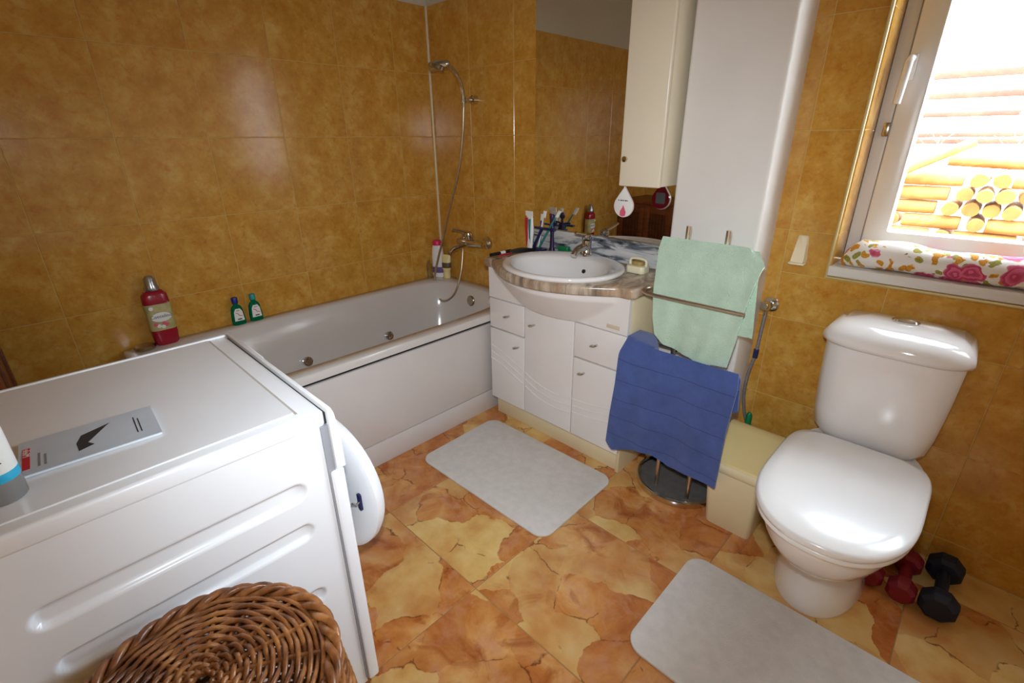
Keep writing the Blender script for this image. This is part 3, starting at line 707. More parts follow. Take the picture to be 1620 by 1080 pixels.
# wall cabinet and hanging freshener
wc = thing('wall_cabinet', (1.483, -0.1, 1.18), 'narrow tall ivory wall cabinet beside the column', 'cabinet')
box('carcass', 1.402, 1.566, -0.192, -0.008, 1.182, 2.30, 'pale', wc, bev=0.002)
dr = box('door', 1.400, 1.568, -0.212, -0.1925, 1.180, 2.302, 'pale', wc, bev=0.005, seg=3)
disc('knob', (1.428, -0.212, 1.276), (0, -1, 0), [(0, 0), (0.005, 0), (0.005, 0.008), (0.010, 0.012), (0.010, 0.02), (0, 0.022)], 'chrome', dr, n=16)
af = thing('air_freshener', (1.396, -0.15, 1.10), 'white teardrop shaped air freshener hanging below the wall cabinet', 'air freshener')
def drop(cx, cz, w_, h_, n=40):
    r = w_/2; c0 = cz-h_/2+r; ap = cz+h_/2; al = math.asin(r/(ap-c0)); out = [(cx-0.004, ap), (cx+0.004, ap)][::-1]
    return [(cx-0.0035, ap), (cx-0.0035-0.0005, ap-0.006)]+[(cx+r*math.cos(t), c0+r*math.sin(t)) for t in [lerp(PI-al, 2*PI+al, i/n) for i in range(n+1)]]+[(cx+0.004, ap-0.006), (cx+0.0035, ap)]
prism('shell', drop(1.396, 1.116, 0.086, 0.118), 'white', af, 'y', -0.162, -0.150, 0.003, 2)
prism('back_cover', drop(1.396, 1.116, 0.082, 0.112), 'softener', af, 'y', -0.1499, -0.146)
prism('back_label', rrect(1.374, 1.418, 1.082, 1.128, 0.006), 'inkg', af, 'y', -0.1459, -0.1450)
prism('gel_window', [(1.384, 1.064), (1.396, 1.060), (1.408, 1.064), (1.410, 1.078), (1.403, 1.092), (1.397, 1.104), (1.392, 1.092), (1.384, 1.080)], 'pinkp', af, 'y', -0.1632, -0.1618)
for i, wd in enumerate((0.006, 0.011, 0.009, 0.012, 0.006)): box('print', 1.373+i*0.0098, 1.373+i*0.0098+wd*0.7, -0.1628, -0.1619, 1.1195, 1.1235, 'inkb' if i != 4 else 'inkg', af, bev=0)
tube('string', [(1.396, -0.156, 1.170), (1.396, -0.156, 1.1815)], 0.0012, 'white', af, k=6)

# ------------------------------------------------------------------ bottles on the tub rim
def yz(c, x, z, tilt=0): return frame((x, c, z), (0, 1, 0), (tilt, 0, 1))
sf = thing('softener_bottle', (0.046, -1.533, RZ), 'tall red fabric softener bottle with silver cap on the tub corner', 'bottle')
BS = (0.046, -1.533)
loft('bottle_body', [circ(BS, sx*0.7, sy, RZ+z, 40, 3.2) for sx, sy, z in ((0.034, 0.036, 0.001), (0.040, 0.043, 0.008), (0.042, 0.047, 0.05), (0.041, 0.046, 0.07), (0.041, 0.045, 0.13), (0.042, 0.047, 0.18), (0.040, 0.045, 0.215), (0.030, 0.032, 0.232), (0.022, 0.022, 0.236))], 'softener', sf)
lathe('cap', BS, [(0.026, RZ+0.236), (0.027, RZ+0.245), (0.023, RZ+0.255), (0.019, RZ+0.285), (0.012, RZ+0.295), (0, RZ+0.297)], 'silver', sf)
lb = loft('label', [circ(BS, sx*0.7, sy, RZ+z, 40, 3.2) for sx, sy, z in ((0.0418, 0.0466, 0.068), (0.0426, 0.0474, 0.07), (0.0418, 0.0462, 0.13), (0.0430, 0.0480, 0.178), (0.0420, 0.047, 0.180))], 'label', sf)
text('lettering', 'Coccolino', 0.0185, yz(BS[1], BS[0]+0.0308, RZ+0.128), 'inkb', lb)
for dy, dz in ((-0.016, 0.088), (-0.002, 0.083), (0.012, 0.09), (-0.026, 0.096), (0.004, 0.097)): disc('flower', (BS[0]+0.0298, BS[1]+dy, RZ+dz), (1, 0, 0), [(0, 0), (0.008, 0), (0.007, 0.0012), (0, 0.0014)], 'pinkp' if dz > .088 else 'labelw', lb, n=8)
prism('label_patch', [(BS[1]+math.cos(a)*0.036, RZ+0.125+math.sin(a)*0.02) for a in [i*PI/12 for i in range(24)]], 'labelw', lb, 'x', BS[0]+0.0296, BS[0]+0.0302)
disc('seal', (BS[0]+0.0300, BS[1]-0.028, RZ+0.166), (1, 0, 0), [(0, 0), (0.008, 0), (0.008, 0.001), (0.004, 0.001), (0, 0.001)], 'labelw', lb, n=16)
def mouthwash(x, y, cap, label):
    t = thing('mouthwash_bottle', (x, y, RZ), label, 'bottle', 'mouthwash bottles on the tub rim')
    loft('bottle_body', [circ((x, y), a*0.55, a, RZ+z, 32, 2.6) for a, z in ((0.027, 0.001), (0.030, 0.008), (0.030, 0.03), (0.025, 0.075), (0.020, 0.088), (0.0105, 0.096), (0.0105, 0.105))], 'greenliq', t)
    lathe('cap', (x, y), [(0.0135, RZ+0.1045), (0.0135, RZ+0.128), (0.012, RZ+0.131), (0, RZ+0.131)], cap, t, n=20)
    l = prism('label', [(y-0.021, RZ+0.022), (y+0.021, RZ+0.022), (y+0.018, RZ+0.065), (y+0.010, RZ+0.080), (y-0.010, RZ+0.080), (y-0.018, RZ+0.065)], 'labelw', t, 'x', x+0.0155, x+0.0172)
    tube('print', spline([(x+0.0175, y-0.012, RZ+0.062), (x+0.0175, y-0.002, RZ+0.056), (x+0.0175, y+0.002, RZ+0.048), (x+0.0175, y+0.014, RZ+0.044)], 4), 0.0016, 'inkr', l, k=5)
    tube('print', [(x+0.0175, y-0.008, RZ+0.071), (x+0.0175, y+0.007, RZ+0.071)], 0.0012, 'inkb', l, k=5)
    tube('print', [(x+0.0175, y-0.008, RZ+0.030), (x+0.0175, y+0.010, RZ+0.030)], 0.003, 'inkd', l, k=5)
mouthwash(0.030, -1.237, 'capb', 'green mouthwash bottle with dark blue cap on the tub rim')
mouthwash(0.028, -1.158, 'capt', 'green mouthwash bottle with teal cap on the tub rim')
wbt = thing('shampoo_bottle', (0.036, -0.060, RZ), 'white bottle with pink cap in the tub corner', 'bottle')
WB = (0.042, -0.062)
loft('bottle_body', [circ(WB, a, a*0.62, RZ+z, 32, 2.6, 0.6) for a, z in ((0.034, 0.001), (0.038, 0.008), (0.038, 0.12), (0.034, 0.17), (0.030, 0.194), (0.026, 0.200))], 'white', wbt)
lathe('cap', WB, [(0.027, RZ+0.200), (0.028, RZ+0.218), (0.022, RZ+0.229), (0, RZ+0.230)], 'pink', wbt)
lbl = loft('label', [circ(WB, a, a*0.62, RZ+z, 32, 2.6, 0.6) for a, z in ((0.0382, 0.030), (0.0388, 0.032), (0.0386, 0.065), (0.0380, 0.067))], 'violet', wbt)
ctb = thing('cream_tube', (0.098, -0.048, RZ), 'cream coloured tube with brown label beside the white bottle', 'tube')
CT = (0.102, -0.046)
lathe('cap', CT, [(0.021, RZ+0.001), (0.023, RZ+0.006), (0.022, RZ+0.048), (0.018, RZ+0.050)], 'creamt', ctb)
loft('tube_body', [circ(CT, a, b, RZ+z, 28, 2.2, 0.5) for a, b, z in ((0.022, 0.020, 0.05), (0.027, 0.022, 0.06), (0.029, 0.016, 0.11), (0.030, 0.006, 0.138), (0.030, 0.002, 0.146))], 'creamt', ctb)
loft('label', [circ(CT, a, b, RZ+z, 28, 2.2, 0.5) for a, b, z in ((0.0280, 0.0220, 0.066), (0.0290, 0.0222, 0.067), (0.0296, 0.0186, 0.097), (0.0286, 0.018, 0.098))], 'brownl', ctb)
clb = thing('clear_bottle', (0.014, -0.11, RZ), 'slim clear plastic bottle left of the white bottle', 'bottle')
loft('bottle_body', [circ((0.026, -0.122), a, a*0.7, RZ+z, 24) for a, z in ((0.018, 0.001), (0.020, 0.005), (0.020, 0.09), (0.010, 0.10), (0.009, 0.112))], 'clear', clb)

# ------------------------------------------------------------------ toilet
TC = 2.343
to = thing('toilet', (TC, -0.3, 0), 'white close-coupled ceramic toilet with lid down under the window', 'toilet')
def egg(yf, yb, rx, z, split=0.45, pf=2.15, pb=3.2, n=56):
    """front pointing to -y; yf front, yb back"""
    ym = lerp(yb, yf, split); out = []
    for i in range(n):
        a = 2*PI*i/n; c, s = math.cos(a), math.sin(a); p = pf if s < 0 else pb
        ry = (ym-yf) if s < 0 else (yb-ym)
        out.append((TC+rx*math.copysign(abs(c)**(2/p), c), ym+ry*math.copysign(abs(s)**(2/p), s), z))
    return out
loft('bowl', [egg(-0.512, -0.10, 0.122, 0.0005), egg(-0.515, -0.10, 0.124, 0.010), egg(-0.505, -0.10, 0.112, 0.06), egg(-0.503, -0.09, 0.108, 0.14), egg(-0.520, -0.08, 0.116, 0.185),
     egg(-0.590, -0.06, 0.140, 0.230), egg(-0.665, -0.04, 0.165, 0.285), egg(-0.712, -0.03, 0.178, 0.340), egg(-0.724, -0.03, 0.181, 0.385), egg(-0.722, -0.03, 0.180, 0.398)], 'ceramic', to, sharp=60)
loft('seat', [egg(-0.724, -0.185, 0.181, 0.4005, 0.5, 2.3, 5), egg(-0.733, -0.185, 0.187, 0.405, 0.5, 2.3, 5), egg(-0.733, -0.185, 0.187, 0.414, 0.5, 2.3, 5), egg(-0.728, -0.187, 0.184, 0.418, 0.5, 2.3, 5)], 'seatp', to, sharp=60)
loft('lid', [egg(-0.730, -0.187, 0.185, 0.4195, 0.5, 2.3, 6), egg(-0.738, -0.183, 0.190, 0.424, 0.5, 2.3, 6), egg(-0.738, -0.183, 0.190, 0.434, 0.5, 2.3, 6), egg(-0.728, -0.186, 0.183, 0.443, 0.5, 2.3, 6), egg(-0.66, -0.20, 0.150, 0.448, 0.5, 2.3, 6), egg(-0.55, -0.28, 0.08, 0.450, 0.5, 2.3, 6)], 'seatp', to, sharp=60)
def tank(hw, yf, z, bow=0.02, yb=0.020, n=18, r=0.03):
    """one horizontal outline of the cistern: bowed front, rounded corners"""
    out = [(TC-hw+0.004, yb, z)]
    for i in range(n+1):
        t = -1+2*i/n; c = 1-abs(t)**6
        out.append((TC+hw*(math.copysign(1-(1-abs(t))**1.0, t)), lerp(yf+r+bow*0.6, yf, c)-bow*(1-t*t)*0.6, z))
    out.append((TC+hw-0.004, yb, z)); return out
loft('cistern', [tank(0.10, -0.120, 0.395, 0.0), tank(0.128, -0.140, 0.408, 0.006), tank(0.150, -0.152, 0.44, 0.012), tank(0.160, -0.160, 0.50, 0.016), tank(0.168, -0.165, 0.62, 0.018), tank(0.172, -0.168, 0.742, 0.018)], 'ceramic', to, sharp=50)
tl = loft('cistern_lid', [tank(0.172, -0.168, 0.7425, 0.018), tank(0.181, -0.180, 0.748, 0.022, 0.022), tank(0.185, -0.186, 0.760, 0.024, 0.022), tank(0.183, -0.186, 0.775, 0.024, 0.022), tank(0.172, -0.172, 0.795, 0.022, 0.021), tank(0.145, -0.140, 0.812, 0.018, 0.018), tank(0.09, -0.08, 0.821, 0.010, 0.0)], 'ceramic', to, sharp=60)
bt = lathe('flush_button', (TC+0.003, -0.045), [(0.030, 0.817), (0.031, 0.825), (0.027, 0.829), (0.0, 0.830)], 'chrome', tl, sx=1.15, sy=0.85)
for s in (-1, 1): tube('hinge', [(TC+s*0.07-0.018, -0.178, 0.425), (TC+s*0.07+0.018, -0.178, 0.425)], 0.009, 'seatp', to)

# stop valve with braided hose, soap holder on the tiles
sv = thing('stop_valve', (1.945, 0, 0.77), 'chrome stop valve with braided hose on the tiles left of the toilet', 'valve')
disc('rosette', (1.946, YC-0.0005, 0.772), (0, -1, 0), [(0, 0), (0.027, 0), (0.027, 0.006), (0.020, 0.013), (0.012, 0.016), (0.012, 0.03), (0, 0.03)], 'chrome', sv)
disc('valve_knob', (1.939, YC-0.030, 0.772), (-0.25, -1, 0), [(0, 0), (0.017, 0), (0.019, 0.012), (0.014, 0.022), (0, 0.024)], 'chrome', sv)
tube('outlet', [(1.940, YC-0.030, 0.765), (1.940, YC-0.030, 0.735)], 0.008, 'chrome', sv)
tube('braided_hose', spline([(1.940, YC-0.030, 0.737), (1.939, YC-0.035, 0.68), (1.937, YC-0.04, 0.585), (1.925, YC-0.045, 0.48), (1.930, YC-0.05, 0.38), (1.962, YC-0.05, 0.29), (2.05, YC-0.05, 0.235), (2.16, YC-0.05, 0.23)], 8), 0.0065, 'braid', sv, k=8)
tube('ferrule', [(1.9372, YC-0.0395, 0.60), (1.9368, YC-0.041, 0.565)], 0.0095, 'navy', sv)
wd = thing('soap_holder', (2.004, 0, 0.94), 'small ivory plastic soap holder fixed to the tiles beside the window', 'soap holder')
loft('holder_shell', [[(2.004+sx*hw, y, z) for sx, y in ((-1, YC-0.0005), (-0.8, YC-d), (0.8, YC-d), (1, YC-0.0005))] for hw, d, z in ((0.012, 0.004, 1.034), (0.016, 0.010, 1.030), (0.021, 0.018, 0.99), (0.025, 0.026, 0.952), (0.024, 0.028, 0.944))], 'ivoryp', wd, sharp=60)
prism('holder_lip', rrect(1.978, 2.030, YC-0.036, YC-0.0005, 0.006), 'ivoryp', wd, 'z', 0.936, 0.9435, 0.002, 1)

# ------------------------------------------------------------------ cushion on the sill
cu = thing('sill_cushion', (2.48, 0.07, 0.944), 'long floral draught cushion lying on the window sill', 'cushion')
rings = []
for i in range(41):
    t = i/40; x = lerp(2.112, 2.845, t); k = min(1, (min(t, 1-t)/0.075))**0.5 if 0 < t < 1 else 0.02
    k *= 1+0.05*math.sin(11*t)+0.03*math.sin(29*t+1)
    zc = 0.9445+0.043*k; yc = 0.072+0.006*math.sin(9*t)
    rings.append([(x, yc+0.052*k*math.copysign(abs(math.cos(a))**0.85, math.cos(a)), zc+0.043*k*math.sin(a)*(1+0.05*math.sin(3*a+17*t))) for a in [2*PI*j/22 for j in range(22)]])
loft('cushion_cover', rings, 'floral', cu, sharp=80)

# ------------------------------------------------------------------ towel stand with towels
st = thing('towel_stand', (1.79, -0.25, 0), 'chrome free-standing towel stand with dark round base', 'towel stand')
BC = (1.785, -0.195); BR = 0.168
def seg(r, n=40): return [(BC[0]+r*math.cos(a), max(BC[1]+r*math.sin(a), 0) if False else min(BC[1]+r*math.sin(a), -0.146)) for a in [PI*1.0 + (2*PI*1.0)*i/n for i in range(n)]]
def dring(r, z): return [(x, y, z) for x, y in seg(r)]
loft('base_rim', [dring(BR, 0.0005), dring(BR+0.002, 0.004), dring(BR+0.002, 0.026), dring(BR-0.003, 0.030), dring(BR-0.008, 0.030), dring(BR-0.009, 0.012)], 'chrome', st, sharp=50)
loft('base_plate', [dring(BR-0.0135, 0.004), dring(BR-0.0135, 0.016)], mt='plate', parent=st)
for px in (1.735, 1.868): tube('post', [(px, -0.290, 0.014), (px, -0.290, 1.075)], 0.0085, 'bronze', st, k=12)
tube('rail', [(1.664, -0.318, 1.022), (1.950, -0.318, 1.022)], 0.007, 'bronze', st)
for px in (1.735, 1.868): tube('rail_clip', [(px, -0.290, 1.022), (px, -0.318, 1.022)], 0.005, 'chrome', st)
def hair(z, xr, xl, yf=-0.372, yb=-0.276): 
    r = (yb-yf)/2; c = (yf+yb)/2
    return [(xr, yf, z)]+[(xl, yf, z)]+[(xl-r*math.sin(a), c-r*math.cos(a), z) for a in [PI*i/8 for i in range(1, 8)]]+[(xl, yb, z), (1.93, yb, z)]
tube('rail_loop', hair(0.842, 1.984, 1.662), 0.0065, 'bronze', st)
tube('rail_loop', hair(0.628, 2.000, 1.635), 0.0065, 'bronze', st)
for z in (0.842, 0.628):
    for px in (1.735, 1.868): tube('clip', [(px, -0.276, z-0.013), (px, -0.276, z+0.013)], 0.0095, 'cable', st)
# mint towel over the top rail
def gtow(u, v):
    s = v*2-1
    if s < 0:                                   # back layer, hanging between rail and posts
        t = -s; x = lerp(1.668, lerp(1.976, 1.990, t), u); zb = lerp(0.80, 0.735, u)
        z = lerp(1.034, zb, t); y = -0.3075+0.0005*math.sin(20*u)+0.035*sstep(0.80, 1.0, u)*t
        y = lerp(-0.318, y, min(1, t*8))
    else:
        t = s
        zf = pl(u, ((0, 0.690), (0.12, 0.660), (0.3, 0.648), (0.65, 0.630), (1, 0.640)))
        z = lerp(1.034, zf, t)
        xl = pl(z, ((0.64, 1.690), (0.69, 1.682), (0.75, 1.668), (0.85, 1.659), (1.034, 1.660))); xr = pl(z, ((0.63, 1.947), (0.73, 1.962), (0.84, 1.972), (0.93, 1.988), (1.01, 2.006), (1.034, 1.985)))
        x = lerp(xl, xr, u)
        y = -0.336-0.007*math.sin(9*u+2*t)*t-0.003*math.sin(23*u+5*t)*t-0.006*t-0.012*sstep(0.9, 1.0, u)*(1-t)
        y = lerp(-0.318, y, min(1, t*10))
        z -= 0.022*sstep(0.86, 1.0, u)*(1-t)**3
    return (x, y, z)
tag(sheet('mint_towel', gtow, 34, 60, 0.006, 'green'), 'mint green towel hanging over the top rail of the towel stand', 'towel')
def btow(u, v):
    s = v*2-1
    if s < 0:
        t = -s; x = lerp(1.578, lerp(2.0, 2.012, t), u); z = lerp(lerp(0.652, 0.645, min(1, u*4)), pl(u, ((0, 0.50), (0.8, 0.46), (1, 0.50))), max(0, (t-0.25)/0.75) if u < 0.3 else t)
        y = lerp(-0.262, -0.352, sstep(0.12, 0.34, u))+0.003*math.sin(14*u)
        y = lerp(lerp(-0.345, -0.370, min(1, u*8)), y, min(1, t*5))
    else:
        t = s; zb = pl(u, ((0, 0.200), (0.07, 0.172), (0.28, 0.212), (0.43, 0.222), (0.58, 0.192), (0.8, 0.206), (1, 0.206)))
        z = lerp(lerp(0.652, 0.642, min(1, u*4)), zb, t)
        xl = pl(z, ((0.17, 1.548), (0.33, 1.556), (0.47, 1.568), (0.59, 1.572), (0.642, 1.578))); xr = pl(z, ((0.2, 2.0), (0.43, 2.002), (0.60, 2.012), (0.642, 2.0)))
        x = lerp(xl, xr, u)
        y = -0.388-(0.012*math.sin(7*u+0.4)+0.006*math.sin(17*u+1.3))*t**0.7-0.004
        y = lerp(lerp(-0.345, -0.370, min(1, u*8)), y, min(1, t*9))
    return (x, y, z)
tag(sheet('blue_towel', btow, 40, 60, 0.007, 'blue'), 'blue striped terry towel hanging over the lowest rail of the stand', 'towel')

# ------------------------------------------------------------------ waste bin
bi = thing('waste_bin', (2.03, -0.22, 0), 'cream waste bin with yellow flap lid beside the toilet', 'bin')
def br(x0, x1, y0, y1, z, r=0.02, n=5): return [(x, y, z) for x, y in rrect(x0, x1, y0, y1, r, n)]
loft('bin_body', [br(1.962, 2.122, -0.330, -0.165, 0.0005), br(1.960, 2.124, -0.333, -0.163, 0.006), br(1.944, 2.126, -0.352, -0.110, 0.245), br(1.944, 2.126, -0.352, -0.110, 0.248)], 'binc', bi, sharp=50)
loft('rim_band', [br(1.941, 2.129, -0.355, -0.107, 0.2485), br(1.938, 2.132, -0.359, -0.104, 0.252), br(1.937, 2.133, -0.360, -0.103, 0.282), br(1.940, 2.130, -0.356, -0.106, 0.286)], 'binc', bi, sharp=50)
V = []
for x in (1.941, 2.129): V.append([(x, -0.357, 0.2865), (x, -0.353, 0.294), (x, -0.20, 0.352), (x, -0.165, 0.358), (x, -0.145, 0.352), (x, -0.112, 0.2865)])
prism('flap_lid', [(p[1], p[2]) for p in V[0]], 'biny', bi, 'x', 1.941, 2.129, 0.005, 2)
gb = thing('green_bottle', (1.962, -0.035, 0.0), 'small green topped bottle standing behind the bin', 'bottle')
lathe('bottle_body', (1.966, -0.040), [(0.020, 0.0005), (0.022, 0.006), (0.022, 0.24), (0.010, 0.27), (0.009, 0.29)], 'white', gb, n=18); lathe('cap', (1.966, -0.040), [(0.012, 0.2905), (0.011, 0.335), (0.005, 0.345)], 'greenp', gb, n=16)

# ------------------------------------------------------------------ rugs, dumbbells
def rug(name, x0, x1, y0, y1, rot, label):
    cx, cy = (x0+x1)/2, (y0+y1)/2; c, s = math.cos(rot), math.sin(rot)
    pl_ = [(cx+(x-cx)*c-(y-cy)*s, cy+(x-cx)*s+(y-cy)*c) for x, y in rrect(x0, x1, y0, y1, 0.055, 8)]
    return tag(prism(name, pl_, 'rug', None, 'z', 0.0004, 0.011, 0.004, 2), label, 'bath mat')
rug('bath_mat', 0.862, 1.590, -0.850, -0.382, math.radians(1.0), 'pale grey bath mat in front of the vanity')
rug('bath_mat', 2.010, 2.780, -0.975, -0.527, 0.0, 'pale grey bath mat in front of the toilet')
def dumbbell(x, y0, y1, r, mt, label):
    d = thing('dumbbell', (x, (y0+y1)/2, 0), label, 'dumbbell', 'dumbbells beside the toilet')
    L = 0.062
    def hexr(yy, rr): return [(x+rr*math.cos(a), yy, r*0.9+rr*math.sin(a)) for a in [PI/8+PI/4*i for i in range(8)]]
    for a, b in ((y0, y0+L), (y1-L, y1)):
        rg = [hexr(a, r*0.72), hexr(a+0.012, r*0.96), hexr(a+0.02, r), hexr(b-0.02, r), hexr(b-0.012, r*0.96), hexr(b, r*0.72)]
        mn = min(p[2] for q in rg for p in q); rg = [[(p[0], p[1], p[2]-mn+0.0005) for p in q] for q in rg]
        h = loft('weight', rg, mt, d, sharp=10)
        zc = -mn+0.0005+r*0.9
    tube('grip', [(x, y0+L-0.002, zc), (x, (y0+y1)/2, zc), (x, y1-L+0.002, zc)], [0.015, 0.018, 0.015], mt, d, k=14)
dumbbell(2.640, -0.275, -0.030, 0.050, 'bluev', 'dark blue vinyl dumbbell nearest the wall corner side, right of the red ones')
dumbbell(2.552, -0.275, -0.065, 0.040, 'redv', 'red vinyl dumbbell between the other red one and the dark blue one')
dumbbell(2.468, -0.265, -0.060, 0.040, 'redv', 'red vinyl dumbbell closest to the toilet base')

# ------------------------------------------------------------------ washing machine
MX0, MX1, MY0, MY1, MZ = 0.990, 1.588, -2.130, -1.535, 0.848
wm = thing('washing_machine', (1.29, -1.83, 0), 'white front-loading washing machine with its round door ajar beside the tub', 'washing machine')
box('cabinet', MX0+0.002, MX1-0.017, MY0, MY1-0.012, 0.022, MZ-0.042, 'enamel', wm, bev=0.004)
for fx_ in (MX0+0.06, MX1-0.06):
    for fy_ in (MY0+0.06, MY1-0.06): lathe('foot', (fx_, fy_), [(0.022, 0.0005), (0.022, 0.008), (0.010, 0.012), (0.010, 0.024)], 'black', wm, n=16)
# pressed side sheet with capsule recesses
slots = [(0.683, -1.620, -2.000, 0.0225), (0.580, -1.620, -1.998, 0.0215), (0.398, -1.622, -1.998, 0.0205), (0.288, -1.620, -2.0, 0.021), (0.197, -1.618, -2.0, 0.0195)]
ny, nz = 150, 200; V = []; F = []
for j in range(nz+1):
    z = lerp(0.024, MZ-0.034, j/nz)
    for i in range(ny+1):
        y = lerp(MY0+0.002, MY1-0.012, i/ny); d = 0.0
        for zs, ya_, yb_, rr in slots:
            q = math.hypot(y-min(max(y, yb_), ya_), z-zs)
            d = max(d, 0.0105*(1-sstep(rr*0.62, rr, q)))
        V.append((MX1-0.0015-d, y, z))
for j in range(nz):
    for i in range(ny):
        a = j*(ny+1)+i; F.append((a, a+1, a+ny+2, a+ny+1))
raw('side_sheet', V, F, 'enamel', wm, True)
# lid
ld_ = box('top_lid', MX0, MX1, MY0, MY1, MZ-0.040, MZ-0.003, 'enamel2', wm, bev=0.008, seg=4)
prism('lid_inlay', rrect(MX0+0.016, MX1-0.030, MY0+0.03, MY1-0.047, 0.004), 'enamel', ld_, 'z', MZ-0.004, MZ-0.0005, 0.001, 1)
box('lid_edge', MX0+0.004, MX0+0.013, MY0+0.02, MY1-0.002, MZ-0.004, MZ+0.002, 'enamel2', ld_, bev=0.002)
box('lid_bead', MX0+0.02, MX1-0.022, MY1-0.047, MY1-0.043, MZ-0.004, MZ-0.0012, 'bead', ld_, bev=0)
# front
fr_ = prism('front_panel', [(MX0, 0.035), (MX1+0.008, 0.035), (MX1+0.008, 0.700), (MX0, 0.700)], 'enamel2', wm, 'y', MY1-0.010, MY1+0.020, 0.006, 3)
cp_ = prism('control_panel', [(MY1+0.0035, 0.702), (MY1+0.024, 0.702), (MY1+0.023, 0.78), (MY1+0.017, 0.835), (MY1+0.012, MZ+0.001), (MY1+0.0035, MZ+0.001)], 'enamel2', wm, 'x', MX0, MX1+0.008, 0.002, 2)
box('panel_gap', MX0+0.01, MX1-0.004, MY1-0.004, MY1+0.006, MZ-0.036, MZ-0.010, 'dark', wm, bev=0)
box('seam', MX1-0.010, MX1+0.003, MY1-0.014, MY1+0.002, 0.04, MZ-0.037, 'greyline', wm, bev=0)
disc('program_knob', (1.29, MY1+0.018, 0.775), (0, 1, 0.1), [(0, 0), (0.032, 0), (0.030, 0.02), (0, 0.022)], 'enamel2', cp_)
box('drawer_lip', MX0+0.02, MX0+0.20, MY1+0.012, MY1+0.030, 0.80, 0.83, 'enamel2', cp_, bev=0.004)
disc('door_seal', (1.29, MY1+0.021, 0.50), (0, 1, 0), [(0.205, 0), (0.200, 0.006), (0.165, 0.006), (0.150, -0.02), (0.0, -0.02)], 'inkg', fr_, n=48)
# open round door, hinged on the far side
DA = math.radians(12.5); HX, HY, DZ, DR = 1.075, MY1+0.026, 0.462, 0.218
ax_u = Vector((math.cos(DA), math.sin(DA), 0)); ax_n = Vector((-math.sin(DA), math.cos(DA), 0))
dc = Vector((HX, HY, DZ)) + ax_u*DR
door = disc('door', dc, ax_n, [(0, 0.012), (0.105, 0.012), (0.112, 0.002), (DR-0.012, 0.0), (DR, 0.008), (DR+0.001, 0.024), (DR-0.008, 0.040), (0.17, 0.052), (0.0, 0.060)], 'enamel2', wm, n=64)
disc('door_glass', dc, -ax_n, [(0.104, -0.011), (0.10, 0.012), (0.07, 0.03), (0.0, 0.036)], 'clear', door, n=40)
lp = dc + ax_u*(DR-0.055) - ax_n*0.001
prism('latch_plate', [(lp.z-0.028-DZ+DZ, 0)]*0 or rrect(lp.x-0.008, lp.x+0.008, lp.z-0.026, lp.z+0.026, 0.005), 'navy', door, 'y', lp.y-0.004, lp.y+0.002)
tube('latch_hook', [tuple(lp+ax_n*0.002), tuple(lp-ax_n*0.014), tuple(lp-ax_n*0.018-ax_u*0.012)], 0.004, 'chrome', door, k=8)

# booklet and spray can on the machine
bk = thing('booklet', (1.39, -1.88, MZ), 'silver grey product booklet lying on the washing machine', 'booklet')
bo = Vector((1.458, -1.783, MZ)); bu = Vector((-0.010, -0.193, 0)).normalized(); bv = Vector((-0.131, 0.012, 0)).normalized()   # long side, short side
bv = (bv-bu*bv.dot(bu)).normalized(); BL, BW = 0.196, 0.132
def bp(a, b, z): q = bo+bu*a+bv*b; return (q.x, q.y, MZ+z)
def slab(name, q, z0, z1, mt, parent):
    V = [bp(a, b, z0) for a, b in q]+[bp(a, b, z1) for a, b in q]; n = len(q)
    F = [tuple(range(n-1, -1, -1)), tuple(range(n, 2*n))]+[(i, (i+1) % n, n+(i+1) % n, n+i) for i in range(n)]
    return raw(name, V, F, mt, parent)
slab('pages', [(0.001, 0.001), (BL-0.001, 0.001), (BL-0.001, BW-0.001), (0.001, BW-0.001)], 0.0008, 0.0045, 'paper', bk)
cv = slab('cover', [(0, 0), (BL, 0), (BL, BW), (0, BW)], 0.0046, 0.0056, 'coverpaper', bk)
slab('picture', [(0.065, 0.030), (0.112, 0.070), (0.060, 0.118), (0.088, 0.110)][0:0] or [(0.118, 0.028), (0.096, 0.038), (0.104, 0.052), (0.074, 0.100), (0.068, 0.108), (0.112, 0.088), (0.120, 0.060)], 0.0056, 0.0059, 'inkd', cv)
slab('logo_panel', [(0.181, 0.020), (0.191, 0.020), (0.191, 0.100), (0.181, 0.100)], 0.0056, 0.0060, 'inkr', cv)
slab('print', [(0.026, 0.03), (0.028, 0.03), (0.028, 0.09), (0.026, 0.09)], 0.0056, 0.0059, 'inkd', cv); slab('print', [(0.032, 0.03), (0.034, 0.03), (0.034, 0.10), (0.032, 0.10)], 0.0056, 0.0059, 'inkd', cv)
slab('print', [(0.160, 0.02), (0.163, 0.02), (0.163, 0.06), (0.160, 0.06)], 0.0056, 0.0059, 'inkg', cv); slab('print', [(0.168, 0.02), (0.171, 0.02), (0.171, 0.07), (0.168, 0.07)], 0.0056, 0.0059, 'inkg', cv)
q = bo+bu*0.186+bv*0.082
text('logo_lettering', 'Miele', 0.014, frame((q.x, q.y, MZ+0.0062), -bv, -bu) if False else frame((q.x, q.y, MZ+0.0062), bv, -bu), 'labelw', cv, 0.0001)
cn = thing('spray_can', (1.486, -1.994, MZ), 'silver spray can with white and cyan label on the washing machine', 'spray can')
CN = (1.486, -1.994)
lathe('can', CN, [(0.025, MZ+0.0008), (0.0265, MZ+0.003), (0.0265, MZ+0.150), (0.022, MZ+0.160), (0.012, MZ+0.164)], 'silver', cn)
lw_ = lathe('label', CN, [(0.0266, MZ+0.046), (0.0270, MZ+0.047), (0.0270, MZ+0.148), (0.0266, MZ+0.149)], 'labelw', cn)
